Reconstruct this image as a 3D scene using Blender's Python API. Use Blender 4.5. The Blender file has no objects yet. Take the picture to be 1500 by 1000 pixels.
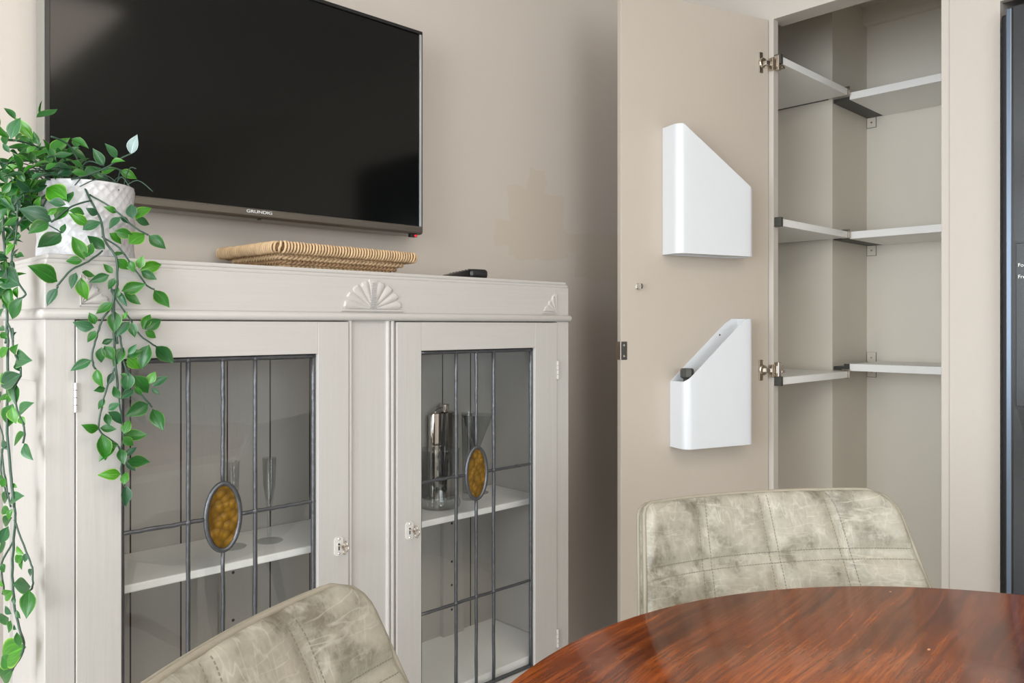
import bpy, bmesh, math, random
from mathutils import Vector, Matrix, noise
random.seed(7)
PI = math.pi
sc = bpy.context.scene
COL = sc.collection

# ------------------------------------------------------------------ camera
F, XC, YH, CA, SA, CH = 1149.0, 750.0, 477.0, 0.6916, 0.7223, 1.15
cam = bpy.data.cameras.new('camera')
cam.sensor_width = 36.0
cam.lens = 36.0 * F / 1500.0
cam.shift_y = -(500 - YH) / 1500.0
cam.clip_start = 0.02
camo = bpy.data.objects.new('camera', cam)
COL.objects.link(camo)
camo.location = (0, 0, CH)
camo.rotation_euler = (PI / 2, 0, math.atan2(SA, CA) - PI / 2)
sc.camera = camo

# ------------------------------------------------------------------ light
w = bpy.data.worlds.new('world')
sc.world = w
w.use_nodes = True
bg = w.node_tree.nodes['Background']
bg.inputs[0].default_value = (0.80, 0.90, 1.0, 1)
bg.inputs[1].default_value = 1.6

def area(name, loc, rot, sx, sy, power, col):
    l = bpy.data.lights.new(name, 'AREA')
    l.shape = 'RECTANGLE'
    l.size, l.size_y = sx, sy
    l.energy = power
    l.color = col
    o = bpy.data.objects.new(name, l)
    COL.objects.link(o)
    o.location = loc
    o.rotation_euler = rot
    return o
# daylight standing in the two window openings (left wall, back wall)
area('window_light_left', (-2.52, 0.25, 1.40), (0, -PI / 2, 0), 1.7, 2.5, 118, (0.90, 0.955, 1.0))
area('window_light_back', (-0.9, -3.12, 1.45), (PI / 2, 0, 0), 2.0, 1.5, 72, (0.91, 0.96, 1.0))
# ceiling lamp panel of the room, warm
area('ceiling_lamp_light', (0.5, -0.7, 2.47), (0, 0, 0), 1.2, 1.2, 26, (1.0, 0.88, 0.74))
sc.view_settings.view_transform = 'Standard'
sc.view_settings.look = 'None'
sc.view_settings.gamma = 1
sc.view_settings.use_curve_mapping = False
sc.view_settings.exposure = 0.0

# ------------------------------------------------------------------ helpers
def ray(px, py):
    p = px - XC
    return Vector((CA * F + SA * p, SA * F - CA * p, YH - py))
def at(px, py, Y=None, X=None):
    v = ray(px, py)
    t = Y / v.y if Y is not None else X / v.x
    return Vector((0, 0, CH)) + v * t

def wm(o):
    m = o.matrix_basis.copy()
    while o.parent:
        o = o.parent
        m = o.matrix_basis @ m
    return m
def tag(o, label=None, cat=None, group=None, kind=None):
    for k, v in (('label', label), ('category', cat), ('group', group), ('kind', kind)):
        if v: o[k] = v
    return o
def empty(name, loc=(0, 0, 0), rz=0, label=None, cat=None, group=None):
    o = bpy.data.objects.new(name, None)
    o.empty_display_size = 0.05
    COL.objects.link(o)
    o.location = loc
    o.rotation_euler = (0, 0, rz)
    o.matrix_basis = Matrix.Translation(loc) @ Matrix.Rotation(rz, 4, 'Z')
    return tag(o, label, cat, group)
def obj(name, bm, mat, parent=None, smooth=False, local=False, origin=None):
    """link a bmesh (world coordinates unless local) as one mesh object"""
    if parent is not None and not local:
        bm.transform(wm(parent).inverted())
    if parent is None and origin is not None:
        bm.transform(Matrix.Translation(-Vector(origin)))
    bmesh.ops.recalc_face_normals(bm, faces=bm.faces)
    me = bpy.data.meshes.new(name)
    bm.to_mesh(me)
    bm.free()
    if smooth:
        for p in me.polygons: p.use_smooth = True
        if smooth != True:
            me.set_sharp_from_angle(angle=math.radians(smooth))
    for m in (mat if isinstance(mat, (list, tuple)) else [mat]):
        me.materials.append(m)
    o = bpy.data.objects.new(name, me)
    COL.objects.link(o)
    if parent is not None: o.parent = parent
    elif origin is not None: o.location = origin
    return o
def box(bm, x0, x1, y0, y1, z0, z1, bev=0, M=None, seg=2):
    vs = [bm.verts.new(v) for v in ((x0, y0, z0), (x1, y0, z0), (x1, y1, z0), (x0, y1, z0), (x0, y0, z1), (x1, y0, z1), (x1, y1, z1), (x0, y1, z1))]
    fs = [bm.faces.new([vs[i] for i in f]) for f in ((3, 2, 1, 0), (4, 5, 6, 7), (0, 1, 5, 4), (1, 2, 6, 5), (2, 3, 7, 6), (3, 0, 4, 7))]
    if M is not None:
        for v in vs: v.co = M @ v.co
    if bev:
        es = list({e for f in fs for e in f.edges})
        bmesh.ops.bevel(bm, geom=es, offset=bev, segments=seg, profile=0.5, affect='EDGES')
    return bm
def bx(*a, **k):
    return box(bmesh.new(), *a, **k)
def tube(bm, pts, r, n=8, closed=False, ry=None, cap=True):
    """sweep a circle (radius r, or list) along pts"""
    pts = [Vector(p) for p in pts]
    N = len(pts)
    rs = r if isinstance(r, (list, tuple)) else [r] * N
    rings = []
    up = None
    for i in range(N):
        if closed: t = pts[(i + 1) % N] - pts[i - 1]
        else: t = pts[min(i + 1, N - 1)] - pts[max(i - 1, 0)]
        if t.length < 1e-9: t = Vector((0, 0, 1))
        t.normalize()
        if up is None:
            up = Vector((0, 0, 1)) if abs(t.z) < 0.9 else Vector((1, 0, 0))
        up = (up - t * up.dot(t))
        if up.length < 1e-6: up = t.orthogonal()
        up.normalize()
        sd = t.cross(up)
        k = (ry or 1.0)
        rings.append([bm.verts.new(pts[i] + (sd * math.cos(2 * PI * j / n) + up * k * math.sin(2 * PI * j / n)) * rs[i]) for j in range(n)])
    M = N if closed else N - 1
    for i in range(M):
        a, b = rings[i], rings[(i + 1) % N]
        for j in range(n):
            bm.faces.new((a[j], a[(j + 1) % n], b[(j + 1) % n], b[j]))
    if not closed and cap:
        bm.faces.new(rings[0][::-1]); bm.faces.new(rings[-1])
    return bm
def lathe(bm, prof, c, n=32, M=None, closed=False):
    """prof: list of (r, z)"""
    rings = []
    for r, z in prof:
        ring = []
        for j in range(n):
            a = 2 * PI * j / n
            co = Vector((c[0] + r * math.cos(a), c[1] + r * math.sin(a), c[2] + z))
            if M is not None: co = M @ co
            ring.append(bm.verts.new(co))
        rings.append(ring)
    for a, b in zip(rings, rings[1:]):
        for j in range(n):
            bm.faces.new((a[j], a[(j + 1) % n], b[(j + 1) % n], b[j]))
    if closed:
        a, b = rings[-1], rings[0]
        for j in range(n): bm.faces.new((a[j], a[(j + 1) % n], b[(j + 1) % n], b[j]))
    else:
        bm.faces.new(rings[0][::-1]); bm.faces.new(rings[-1])
    return bm
def prism(bm, poly, d0, d1, f):
    """poly 2-D list, extruded from d0 to d1; f(u, v, d) -> 3-D"""
    a = [bm.verts.new(f(u, v, d0)) for u, v in poly]
    b = [bm.verts.new(f(u, v, d1)) for u, v in poly]
    bm.faces.new(a[::-1]); bm.faces.new(b)
    n = len(poly)
    for i in range(n): bm.faces.new((a[i], a[(i + 1) % n], b[(i + 1) % n], b[i]))
    return bm
def spline(P, k=6):
    P = [Vector(p) for p in P]
    out = []
    for i in range(len(P) - 1):
        p0, p1, p2, p3 = P[max(i - 1, 0)], P[i], P[i + 1], P[min(i + 2, len(P) - 1)]
        for j in range(k):
            t = j / k
            out.append(0.5 * ((2 * p1) + (p2 - p0) * t + (2 * p0 - 5 * p1 + 4 * p2 - p3) * t * t + (3 * p1 - p0 - 3 * p2 + p3) * t ** 3))
    out.append(P[-1])
    return out

# ------------------------------------------------------------------ materials
class NT:
    def __init__(s, name):
        s.m = bpy.data.materials.new(name); s.m.use_nodes = True
        s.t = s.m.node_tree; s.t.nodes.clear()
        s.out = s.n('ShaderNodeOutputMaterial')
    def n(s, typ, **k):
        nd = s.t.nodes.new(typ)
        for a, b in k.items():
            if a.startswith('i_'):
                key = a[2:].replace('_', ' ')
                nd.inputs[key].default_value = b
            else: setattr(nd, a, b)
        return nd
    def l(s, a, b): s.t.links.new(a, b); return s
def srgb(r, g, b):
    f = lambda c: (c / 255 / 12.92) if c / 255 <= 0.04045 else ((c / 255 + 0.055) / 1.055) ** 2.4
    return (f(r), f(g), f(b), 1)
def pbr(name, col, rough=0.5, metal=0.0, var=0.0, vscale=8.0, bump=0.0, bscale=60.0, stretch=None, spec=0.5, coat=0.0, emit=None, coordspace='Object'):
    k = NT(name)
    p = k.n('ShaderNodeBsdfPrincipled')
    p.inputs['Base Color'].default_value = col
    p.inputs['Roughness'].default_value = rough
    p.inputs['Metallic'].default_value = metal
    p.inputs['Specular IOR Level'].default_value = spec
    p.inputs['Coat Weight'].default_value = coat
    p.inputs['Coat Roughness'].default_value = 0.05
    if emit:
        p.inputs['Emission Color'].default_value = emit[0]; p.inputs['Emission Strength'].default_value = emit[1]
    tc = k.n('ShaderNodeTexCoord')
    mp = k.n('ShaderNodeMapping')
    if stretch: mp.inputs['Scale'].default_value = stretch
    k.l(tc.outputs[coordspace], mp.inputs['Vector'])
    if var:
        nz = k.n('ShaderNodeTexNoise', i_Scale=vscale, i_Detail=5.0)
        mx = k.n('ShaderNodeMix', data_type='RGBA')
        mx.inputs[6].default_value = [c * (1 - var) for c in col[:3]] + [1]
        mx.inputs[7].default_value = [min(1, c * (1 + var)) for c in col[:3]] + [1]
        k.l(mp.outputs[0], nz.inputs['Vector']); k.l(nz.outputs[0], mx.inputs[0]); k.l(mx.outputs[2], p.inputs['Base Color'])
    if bump:
        nb = k.n('ShaderNodeTexNoise', i_Scale=bscale, i_Detail=4.0)
        b = k.n('ShaderNodeBump', i_Strength=bump, i_Distance=0.002)
        k.l(mp.outputs[0], nb.inputs['Vector']); k.l(nb.outputs[0], b.inputs['Height']); k.l(b.outputs[0], p.inputs['Normal'])
    k.l(p.outputs[0], k.out.inputs[0])
    return k.m

m_wallpaint = None
def wall_material(name, col, patch=False):
    k = NT(name)
    p = k.n('ShaderNodeBsdfPrincipled', i_Roughness=0.55)
    geo = k.n('ShaderNodeNewGeometry')
    nz = k.n('ShaderNodeTexNoise', i_Scale=1.6, i_Detail=3.0)
    mx = k.n('ShaderNodeMix', data_type='RGBA')
    mx.inputs[6].default_value = [c * 0.97 for c in col[:3]] + [1]
    mx.inputs[7].default_value = [c * 1.03 for c in col[:3]] + [1]
    k.l(geo.outputs['Position'], nz.inputs['Vector']); k.l(nz.outputs[0], mx.inputs[0])
    last = mx.outputs[2]
    if patch:
        # touched-up paint: ragged rectangles of a slightly warmer paint
        nd = k.n('ShaderNodeTexNoise', i_Scale=9.0, i_Detail=4.0)
        k.l(geo.outputs['Position'], nd.inputs['Vector'])
        sub = k.n('ShaderNodeVectorMath', operation='SUBTRACT'); sub.inputs[1].default_value = (.5, .5, .5)
        k.l(nd.outputs['Color'], sub.inputs[0])
        scl = k.n('ShaderNodeVectorMath', operation='SCALE'); scl.inputs['Scale'].default_value = 0.10
        k.l(sub.outputs[0], scl.inputs[0])
        add = k.n('ShaderNodeVectorMath', operation='ADD')
        k.l(geo.outputs['Position'], add.inputs[0]); k.l(scl.outputs[0], add.inputs[1])
        sx = k.n('ShaderNodeSeparateXYZ'); k.l(add.outputs[0], sx.inputs[0])
        masks = []
        for (x0, x1, z0, z1) in ((1.71, 1.97, 1.37, 1.585), (1.80, 1.87, 1.5, 1.66), (1.65, 2.26, 1.40, 1.475), (2.02, 2.3, 1.315, 1.45)):
            parts = []
            for (o, v, op) in ((0, x0, 'GREATER_THAN'), (0, x1, 'LESS_THAN'), (2, z0, 'GREATER_THAN'), (2, z1, 'LESS_THAN')):
                q = k.n('ShaderNodeMath', operation=op); q.inputs[1].default_value = v
                k.l(sx.outputs[o], q.inputs[0]); parts.append(q.outputs[0])
            cur = parts[0]
            for q in parts[1:]:
                mm = k.n('ShaderNodeMath', operation='MULTIPLY'); k.l(cur, mm.inputs[0]); k.l(q, mm.inputs[1]); cur = mm.outputs[0]
            masks.append(cur)
        cur = masks[0]
        for q in masks[1:]:
            mm = k.n('ShaderNodeMath', operation='MAXIMUM'); k.l(cur, mm.inputs[0]); k.l(q, mm.inputs[1]); cur = mm.outputs[0]
        m2 = k.n('ShaderNodeMix', data_type='RGBA')
        m2.inputs[7].default_value = [col[0] * 0.97, col[1] * 0.945, col[2] * 0.90, 1]
        k.l(cur, m2.inputs[0]); k.l(last, m2.inputs[6]); last = m2.outputs[2]
    k.l(last, p.inputs['Base Color'])
    nb = k.n('ShaderNodeTexNoise', i_Scale=180.0, i_Detail=2.0)
    k.l(geo.outputs['Position'], nb.inputs['Vector'])
    b = k.n('ShaderNodeBump', i_Strength=0.12, i_Distance=0.001)
    k.l(nb.outputs[0], b.inputs['Height']); k.l(b.outputs[0], p.inputs['Normal'])
    k.l(p.outputs[0], k.out.inputs[0])
    return k.m

def schlick(k, f0, gain):
    # reflectance of a thin sheet, the same seen from either side
    ge = k.n('ShaderNodeNewGeometry')
    dt = k.n('ShaderNodeVectorMath', operation='DOT_PRODUCT'); k.l(ge.outputs['Normal'], dt.inputs[0]); k.l(ge.outputs['Incoming'], dt.inputs[1])
    ab = k.n('ShaderNodeMath', operation='ABSOLUTE'); k.l(dt.outputs['Value'], ab.inputs[0])
    om = k.n('ShaderNodeMath', operation='SUBTRACT', use_clamp=True); om.inputs[0].default_value = 1.0; k.l(ab.outputs[0], om.inputs[1])
    pw = k.n('ShaderNodeMath', operation='POWER'); pw.inputs[1].default_value = 5.0; k.l(om.outputs[0], pw.inputs[0])
    ml = k.n('ShaderNodeMath', operation='MULTIPLY_ADD', use_clamp=True); ml.inputs[1].default_value = gain; ml.inputs[2].default_value = f0
    k.l(pw.outputs[0], ml.inputs[0])
    return ml.outputs[0]

def thin_glass(name, tint=(0.97, 0.98, 0.975, 1), bump=0.0, bscale=6.0):
    k = NT(name)
    tr = k.n('ShaderNodeBsdfTransparent'); tr.inputs[0].default_value = tint
    gl = k.n('ShaderNodeBsdfGlossy'); gl.inputs['Roughness'].default_value = 0.0
    mx = k.n('ShaderNodeMixShader')
    k.l(schlick(k, .075, .85), mx.inputs[0]); k.l(tr.outputs[0], mx.inputs[1]); k.l(gl.outputs[0], mx.inputs[2])
    if bump:
        tc = k.n('ShaderNodeTexCoord')
        nb = k.n('ShaderNodeTexNoise', i_Scale=bscale, i_Detail=1.0)
        b = k.n('ShaderNodeBump', i_Strength=bump, i_Distance=0.01)
        k.l(tc.outputs['Object'], nb.inputs['Vector']); k.l(nb.outputs[0], b.inputs['Height']); k.l(b.outputs[0], gl.inputs['Normal'])
    k.l(mx.outputs[0], k.out.inputs[0])
    return k.m

def painted_wood(name, col, vertical=True, rough=0.42):
    k = NT(name)
    p = k.n('ShaderNodeBsdfPrincipled', i_Roughness=rough)
    geo = k.n('ShaderNodeNewGeometry')
    mp = k.n('ShaderNodeMapping'); mp.inputs['Scale'].default_value = (70, 70, 3) if vertical else (3, 70, 90)
    k.l(geo.outputs['Position'], mp.inputs['Vector'])
    nz = k.n('ShaderNodeTexNoise', i_Scale=1.5, i_Detail=6.0, i_Roughness=0.6)
    k.l(mp.outputs[0], nz.inputs['Vector'])
    mx = k.n('ShaderNodeMix', data_type='RGBA')
    mx.inputs[6].default_value = [c * 0.94 for c in col[:3]] + [1]; mx.inputs[7].default_value = [min(1, c * 1.05) for c in col[:3]] + [1]
    k.l(nz.outputs[0], mx.inputs[0]); k.l(mx.outputs[2], p.inputs['Base Color'])
    b = k.n('ShaderNodeBump', i_Strength=0.35, i_Distance=0.0012)
    k.l(nz.outputs[0], b.inputs['Height']); k.l(b.outputs[0], p.inputs['Normal'])
    k.l(p.outputs[0], k.out.inputs[0])
    return k.m

def table_wood():
    k = NT('polished_rosewood')
    p = k.n('ShaderNodeBsdfPrincipled', i_Roughness=0.17)
    p.inputs['Specular IOR Level'].default_value = 0.14
    geo = k.n('ShaderNodeNewGeometry')
    rot = k.n('ShaderNodeMapping'); rot.inputs['Rotation'].default_value = (0, 0, math.radians(-6))
    k.l(geo.outputs['Position'], rot.inputs['Vector'])
    warp = k.n('ShaderNodeTexNoise', i_Scale=2.2, i_Detail=3.0)
    k.l(rot.outputs[0], warp.inputs['Vector'])
    ws = k.n('ShaderNodeVectorMath', operation='SCALE'); ws.inputs['Scale'].default_value = 0.06
    k.l(warp.outputs['Color'], ws.inputs[0])
    ad = k.n('ShaderNodeVectorMath', operation='ADD'); k.l(rot.outputs[0], ad.inputs[0]); k.l(ws.outputs[0], ad.inputs[1])
    m1 = k.n('ShaderNodeMapping'); m1.inputs['Scale'].default_value = (1.2, 34, 1); k.l(ad.outputs[0], m1.inputs['Vector'])
    g1 = k.n('ShaderNodeTexNoise', i_Scale=2.4, i_Detail=8.0, i_Roughness=0.7); k.l(m1.outputs[0], g1.inputs['Vector'])
    m2 = k.n('ShaderNodeMapping'); m2.inputs['Scale'].default_value = (2.2, 6, 1); k.l(ad.outputs[0], m2.inputs['Vector'])
    g2 = k.n('ShaderNodeTexNoise', i_Scale=1.7, i_Detail=4.0, i_Roughness=0.55); k.l(m2.outputs[0], g2.inputs['Vector'])
    r1 = k.n('ShaderNodeValToRGB')
    e = r1.color_ramp.elements
    e[0].position = 0.28; e[0].color = srgb(76, 34, 12)
    e[1].position = 0.72; e[1].color = srgb(178, 100, 42)
    e.new(0.5).color = srgb(134, 66, 24)
    k.l(g1.outputs[0], r1.inputs[0])
    r2 = k.n('ShaderNodeValToRGB')
    e = r2.color_ramp.elements
    e[0].position = 0.34; e[0].color = (0.34, 0.28, 0.26, 1)
    e[1].position = 0.62; e[1].color = (1.15, 1.05, 0.98, 1)
    k.l(g2.outputs[0], r2.inputs[0])
    mul = k.n('ShaderNodeMix', data_type='RGBA', blend_type='MULTIPLY'); mul.inputs[0].default_value = 0.85
    k.l(r1.outputs[0], mul.inputs[6]); k.l(r2.outputs[0], mul.inputs[7])
    # fine pores
    m3 = k.n('ShaderNodeMapping'); m3.inputs['Scale'].default_value = (25, 260, 1); k.l(ad.outputs[0], m3.inputs['Vector'])
    g3 = k.n('ShaderNodeTexNoise', i_Scale=1.5, i_Detail=3.0); k.l(m3.outputs[0], g3.inputs['Vector'])
    r3 = k.n('ShaderNodeValToRGB'); e = r3.color_ramp.elements
    e[0].position = 0.36; e[0].color = (0.5, 0.5, 0.5, 1); e[1].position = 0.48; e[1].color = (1, 1, 1, 1)
    k.l(g3.outputs[0], r3.inputs[0])
    mu2 = k.n('ShaderNodeMix', data_type='RGBA', blend_type='MULTIPLY'); mu2.inputs[0].default_value = 0.6
    k.l(mul.outputs[2], mu2.inputs[6]); k.l(r3.outputs[0], mu2.inputs[7])
    # sparse pale chips
    vo = k.n('ShaderNodeTexVoronoi', i_Scale=17.0); vo.inputs['Randomness'].default_value = 1.0
    m4 = k.n('ShaderNodeMapping'); m4.inputs['Scale'].default_value = (1, 2.2, 1); m4.inputs['Rotation'].default_value = (0, 0, 0.7)
    k.l(ad.outputs[0], m4.inputs['Vector']); k.l(m4.outputs[0], vo.inputs['Vector'])
    lt = k.n('ShaderNodeMath', operation='LESS_THAN'); lt.inputs[1].default_value = 0.065; k.l(vo.outputs['Distance'], lt.inputs[0])
    sp = k.n('ShaderNodeSeparateColor'); k.l(vo.outputs['Color'], sp.inputs[0])
    gt = k.n('ShaderNodeMath', operation='GREATER_THAN'); gt.inputs[1].default_value = 0.72; k.l(sp.outputs[0], gt.inputs[0])
    mm = k.n('ShaderNodeMath', operation='MULTIPLY'); k.l(lt.outputs[0], mm.inputs[0]); k.l(gt.outputs[0], mm.inputs[1])
    mx = k.n('ShaderNodeMix', data_type='RGBA'); mx.inputs[7].default_value = srgb(225, 165, 120)
    k.l(mm.outputs[0], mx.inputs[0]); k.l(mu2.outputs[2], mx.inputs[6])
    k.l(mx.outputs[2], p.inputs['Base Color'])
    nb = k.n('ShaderNodeTexNoise', i_Scale=55.0, i_Detail=2.0); k.l(geo.outputs['Position'], nb.inputs['Vector'])
    b = k.n('ShaderNodeBump', i_Strength=0.07, i_Distance=0.003)
    k.l(nb.outputs[0], b.inputs['Height']); k.l(b.outputs[0], p.inputs['Normal'])
    b2 = k.n('ShaderNodeBump', i_Strength=0.07, i_Distance=0.003)
    k.l(nb.outputs[0], b2.inputs['Height']); k.l(b2.outputs[0], p.inputs['Coat Normal'])
    k.l(p.outputs[0], k.out.inputs[0])
    return k.m

def leather():
    k = NT('distressed_leather')
    p = k.n('ShaderNodeBsdfPrincipled', i_Roughness=0.42)
    tc = k.n('ShaderNodeTexCoord')
    n1 = k.n('ShaderNodeTexNoise', i_Scale=16.0, i_Detail=7.0, i_Roughness=0.7); k.l(tc.outputs['Object'], n1.inputs['Vector'])
    r1 = k.n('ShaderNodeValToRGB'); e = r1.color_ramp.elements
    e[0].position = 0.36; e[0].color = srgb(108, 102, 88)
    e[1].position = 0.66; e[1].color = srgb(158, 152, 138)
    e.new(0.47).color = srgb(140, 136, 122)
    k.l(n1.outputs[0], r1.inputs[0])
    last = r1.outputs[0]
    # creases and scratches: thin contour lines of strongly stretched noise, rotated several ways
    for (sc_, rot, st, thr, amt) in ((5.0, (0.2, 0.6, 0.1), (1, 1, 5.5), .016, .36), (6.0, (-.3, -0.8, .4), (5, 1, 1.2), .015, .34), (7.0, (.1, 1.5, -.5), (1, 1, 6), .015, .32), (9.0, (.5, .2, 1.0), (2.2, 1, 1), .025, .24), (22.0, (0, 1.1, .3), (1.6, 1, 1), .05, .22)):
        mp = k.n('ShaderNodeMapping'); mp.inputs['Rotation'].default_value = rot; mp.inputs['Scale'].default_value = st
        k.l(tc.outputs['Object'], mp.inputs['Vector'])
        nz = k.n('ShaderNodeTexNoise', i_Scale=sc_, i_Detail=3.0, i_Roughness=0.55); k.l(mp.outputs[0], nz.inputs['Vector'])
        sb = k.n('ShaderNodeMath', operation='SUBTRACT'); sb.inputs[1].default_value = 0.5; k.l(nz.outputs[0], sb.inputs[0])
        ab = k.n('ShaderNodeMath', operation='ABSOLUTE'); k.l(sb.outputs[0], ab.inputs[0])
        mr = k.n('ShaderNodeMapRange'); mr.inputs['From Min'].default_value = 0; mr.inputs['From Max'].default_value = thr
        mr.inputs['To Min'].default_value = amt; mr.inputs['To Max'].default_value = 0
        k.l(ab.outputs[0], mr.inputs['Value'])
        n2 = k.n('ShaderNodeTexNoise', i_Scale=7.0 + sc_); k.l(tc.outputs['Object'], n2.inputs['Vector'])
        g = k.n('ShaderNodeMapRange'); g.inputs['From Min'].default_value = 0.42; g.inputs['From Max'].default_value = 0.6; k.l(n2.outputs[0], g.inputs['Value'])
        mu = k.n('ShaderNodeMath', operation='MULTIPLY'); k.l(mr.outputs[0], mu.inputs[0]); k.l(g.outputs[0], mu.inputs[1])
        mx = k.n('ShaderNodeMix', data_type='RGBA'); mx.inputs[7].default_value = srgb(190, 185, 172)
        k.l(mu.outputs[0], mx.inputs[0]); k.l(last, mx.inputs[6]); last = mx.outputs[2]
    k.l(last, p.inputs['Base Color'])
    nb = k.n('ShaderNodeTexNoise', i_Scale=90.0, i_Detail=4.0); k.l(tc.outputs['Object'], nb.inputs['Vector'])
    b = k.n('ShaderNodeBump', i_Strength=0.25, i_Distance=0.002)
    k.l(nb.outputs[0], b.inputs['Height']); k.l(b.outputs[0], p.inputs['Normal'])
    k.l(p.outputs[0], k.out.inputs[0])
    return k.m

def leaf_material(name, base, edge):
    k = NT(name)
    p = k.n('ShaderNodeBsdfPrincipled', i_Roughness=0.32)
    uv = k.n('ShaderNodeTexCoord')
    sx = k.n('ShaderNodeSeparateXYZ'); k.l(uv.outputs['UV'], sx.inputs[0])     # u across 0..1 , v along
    d = k.n('ShaderNodeMath', operation='SUBTRACT'); d.inputs[1].default_value = 0.5; k.l(sx.outputs[0], d.inputs[0])
    a = k.n('ShaderNodeMath', operation='ABSOLUTE'); k.l(d.outputs[0], a.inputs[0])
    r = k.n('ShaderNodeValToRGB'); e = r.color_ramp.elements
    e[0].position = 0.0; e[0].color = [c * 1.6 for c in base[:3]] + [1]
    e[1].position = 0.5; e[1].color = edge
    e.new(0.05).color = base
    e.new(0.42).color = [c * 1.1 for c in base[:3]] + [1]
    e.new(0.47).color = [(x + y) / 2 for x, y in zip(base[:3], edge[:3])] + [1]
    k.l(a.outputs[0], r.inputs[0])
    vm = k.n('ShaderNodeMapping'); vm.inputs['Scale'].default_value = (16, 1.6, 1)
    k.l(uv.outputs['UV'], vm.inputs['Vector'])
    vn = k.n('ShaderNodeTexNoise', i_Scale=1.0, i_Detail=2.0); k.l(vm.outputs[0], vn.inputs['Vector'])
    vr = k.n('ShaderNodeMapRange'); vr.inputs['From Min'].default_value = .3; vr.inputs['From Max'].default_value = .7
    vr.inputs['To Min'].default_value = .62; vr.inputs['To Max'].default_value = 1.35; k.l(vn.outputs[0], vr.inputs['Value'])
    vx = k.n('ShaderNodeVectorMath', operation='SCALE'); k.l(r.outputs[0], vx.inputs[0]); k.l(vr.outputs[0], vx.inputs['Scale'])
    oi = k.n('ShaderNodeObjectInfo')
    hs = k.n('ShaderNodeHueSaturation')
    mr = k.n('ShaderNodeMapRange'); mr.inputs['To Min'].default_value = 0.6; mr.inputs['To Max'].default_value = 1.25
    k.l(oi.outputs['Random'], mr.inputs['Value']); k.l(mr.outputs[0], hs.inputs['Value'])
    mr2 = k.n('ShaderNodeMapRange'); mr2.inputs['To Min'].default_value = 0.515; mr2.inputs['To Max'].default_value = 0.485
    k.l(oi.outputs['Random'], mr2.inputs['Value']); k.l(mr2.outputs[0], hs.inputs['Hue'])
    k.l(vx.outputs[0], hs.inputs['Color']); k.l(hs.outputs[0], p.inputs['Base Color'])
    tl = k.n('ShaderNodeBsdfTranslucent'); k.l(hs.outputs[0], tl.inputs[0])
    mx = k.n('ShaderNodeMixShader'); mx.inputs[0].default_value = 0.12
    k.l(p.outputs[0], mx.inputs[1]); k.l(tl.outputs[0], mx.inputs[2]); k.l(mx.outputs[0], k.out.inputs[0])
    return k.m

M_wall = wall_material('taupe_wall_paint', srgb(194, 184, 174), patch=True)
M_wall2 = wall_material('taupe_joinery_paint', srgb(191, 183, 174))
M_plain = wall_material('pale_wall_paint', srgb(228, 226, 222))
M_ceil = pbr('ceiling_white', srgb(236, 234, 230), 0.8, bump=0.1, bscale=200)
M_floor = pbr('floor_laminate', srgb(186, 182, 176), 0.5, var=0.08, vscale=3, stretch=(1, 8, 1))
M_door = pbr('taupe_door_lacquer', srgb(185, 174, 161), 0.38, var=0.02, vscale=3, bump=0.05, bscale=200)
M_inside = pbr('taupe_melamine', srgb(226, 219, 206), 0.40, var=0.03, vscale=4, bump=0.05, bscale=300)
M_shelf = pbr('pale_grey_melamine', srgb(244, 243, 240), 0.35, var=0.02)
M_cab = painted_wood('grey_white_painted_wood', srgb(184, 180, 175))
M_cabh = painted_wood('grey_white_painted_wood_rail', srgb(184, 180, 175), vertical=False)
M_cabin = pbr('cabinet_inside_paint', srgb(176, 172, 166), 0.5, var=0.04, vscale=5, bump=0.2, bscale=30, stretch=(6, 6, .6))
M_lead = pbr('lead_came', srgb(92, 93, 96), 0.34, metal=0.65, var=0.3, vscale=45, bump=0.7, bscale=90)
M_glass = thin_glass('clear_pane_glass', bump=0.06, bscale=9)
M_gap = pbr('dark_gap', srgb(30, 28, 26), 0.8)
M_chrome = pbr('chrome', srgb(215, 212, 208), 0.12, metal=1.0)
M_nickel = pbr('worn_nickel', srgb(190, 180, 168), 0.28, metal=1.0, var=0.1, vscale=60)
M_zamak = pbr('old_chromed_hinge', srgb(196, 184, 170), 0.25, metal=1.0, var=0.2, vscale=80)
M_brk = pbr('cream_painted_steel', srgb(226, 218, 204), 0.3)
M_esc = pbr('silvered_lock_plate', srgb(228, 226, 222), 0.3, metal=0.35)
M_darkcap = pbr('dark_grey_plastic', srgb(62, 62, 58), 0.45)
M_black = pbr('black_plastic', srgb(14, 14, 15), 0.28)
M_blackmatte = pbr('black_matte', srgb(16, 16, 17), 0.6)
M_white = pbr('white_gloss_plastic', srgb(214, 216, 219), 0.28, var=0.01)
M_leather = leather()
M_pipe = pbr('leather_piping', srgb(140, 133, 118), 0.5, var=0.15, vscale=30, bump=0.4, bscale=120)
M_stitch = pbr('stitching_thread', srgb(122, 116, 102), 0.8)
M_wood = table_wood()
M_edgehighlight = pbr('table_edge_highlight', srgb(214, 176, 142), 0.3, var=0.15, vscale=10)  # highlight along the table rim, put into the edge colour as a paler tone
M_vine = pbr('vine_stem_green', srgb(52, 78, 62), 0.45, var=0.2, vscale=40)
M_leaf = leaf_material('leaf_green', srgb(30, 92, 30), srgb(110, 158, 62))
M_leaf2 = leaf_material('leaf_yellow_green', srgb(52, 120, 24), srgb(140, 184, 70))
M_leaf3 = leaf_material('leaf_blue_green', srgb(44, 92, 56), srgb(112, 152, 108))
M_leafpale = leaf_material('leaf_silvery', srgb(150, 172, 168), srgb(205, 218, 214))
M_pot = pbr('white_ceramic', srgb(208, 206, 208), 0.22, var=0.02)
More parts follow.
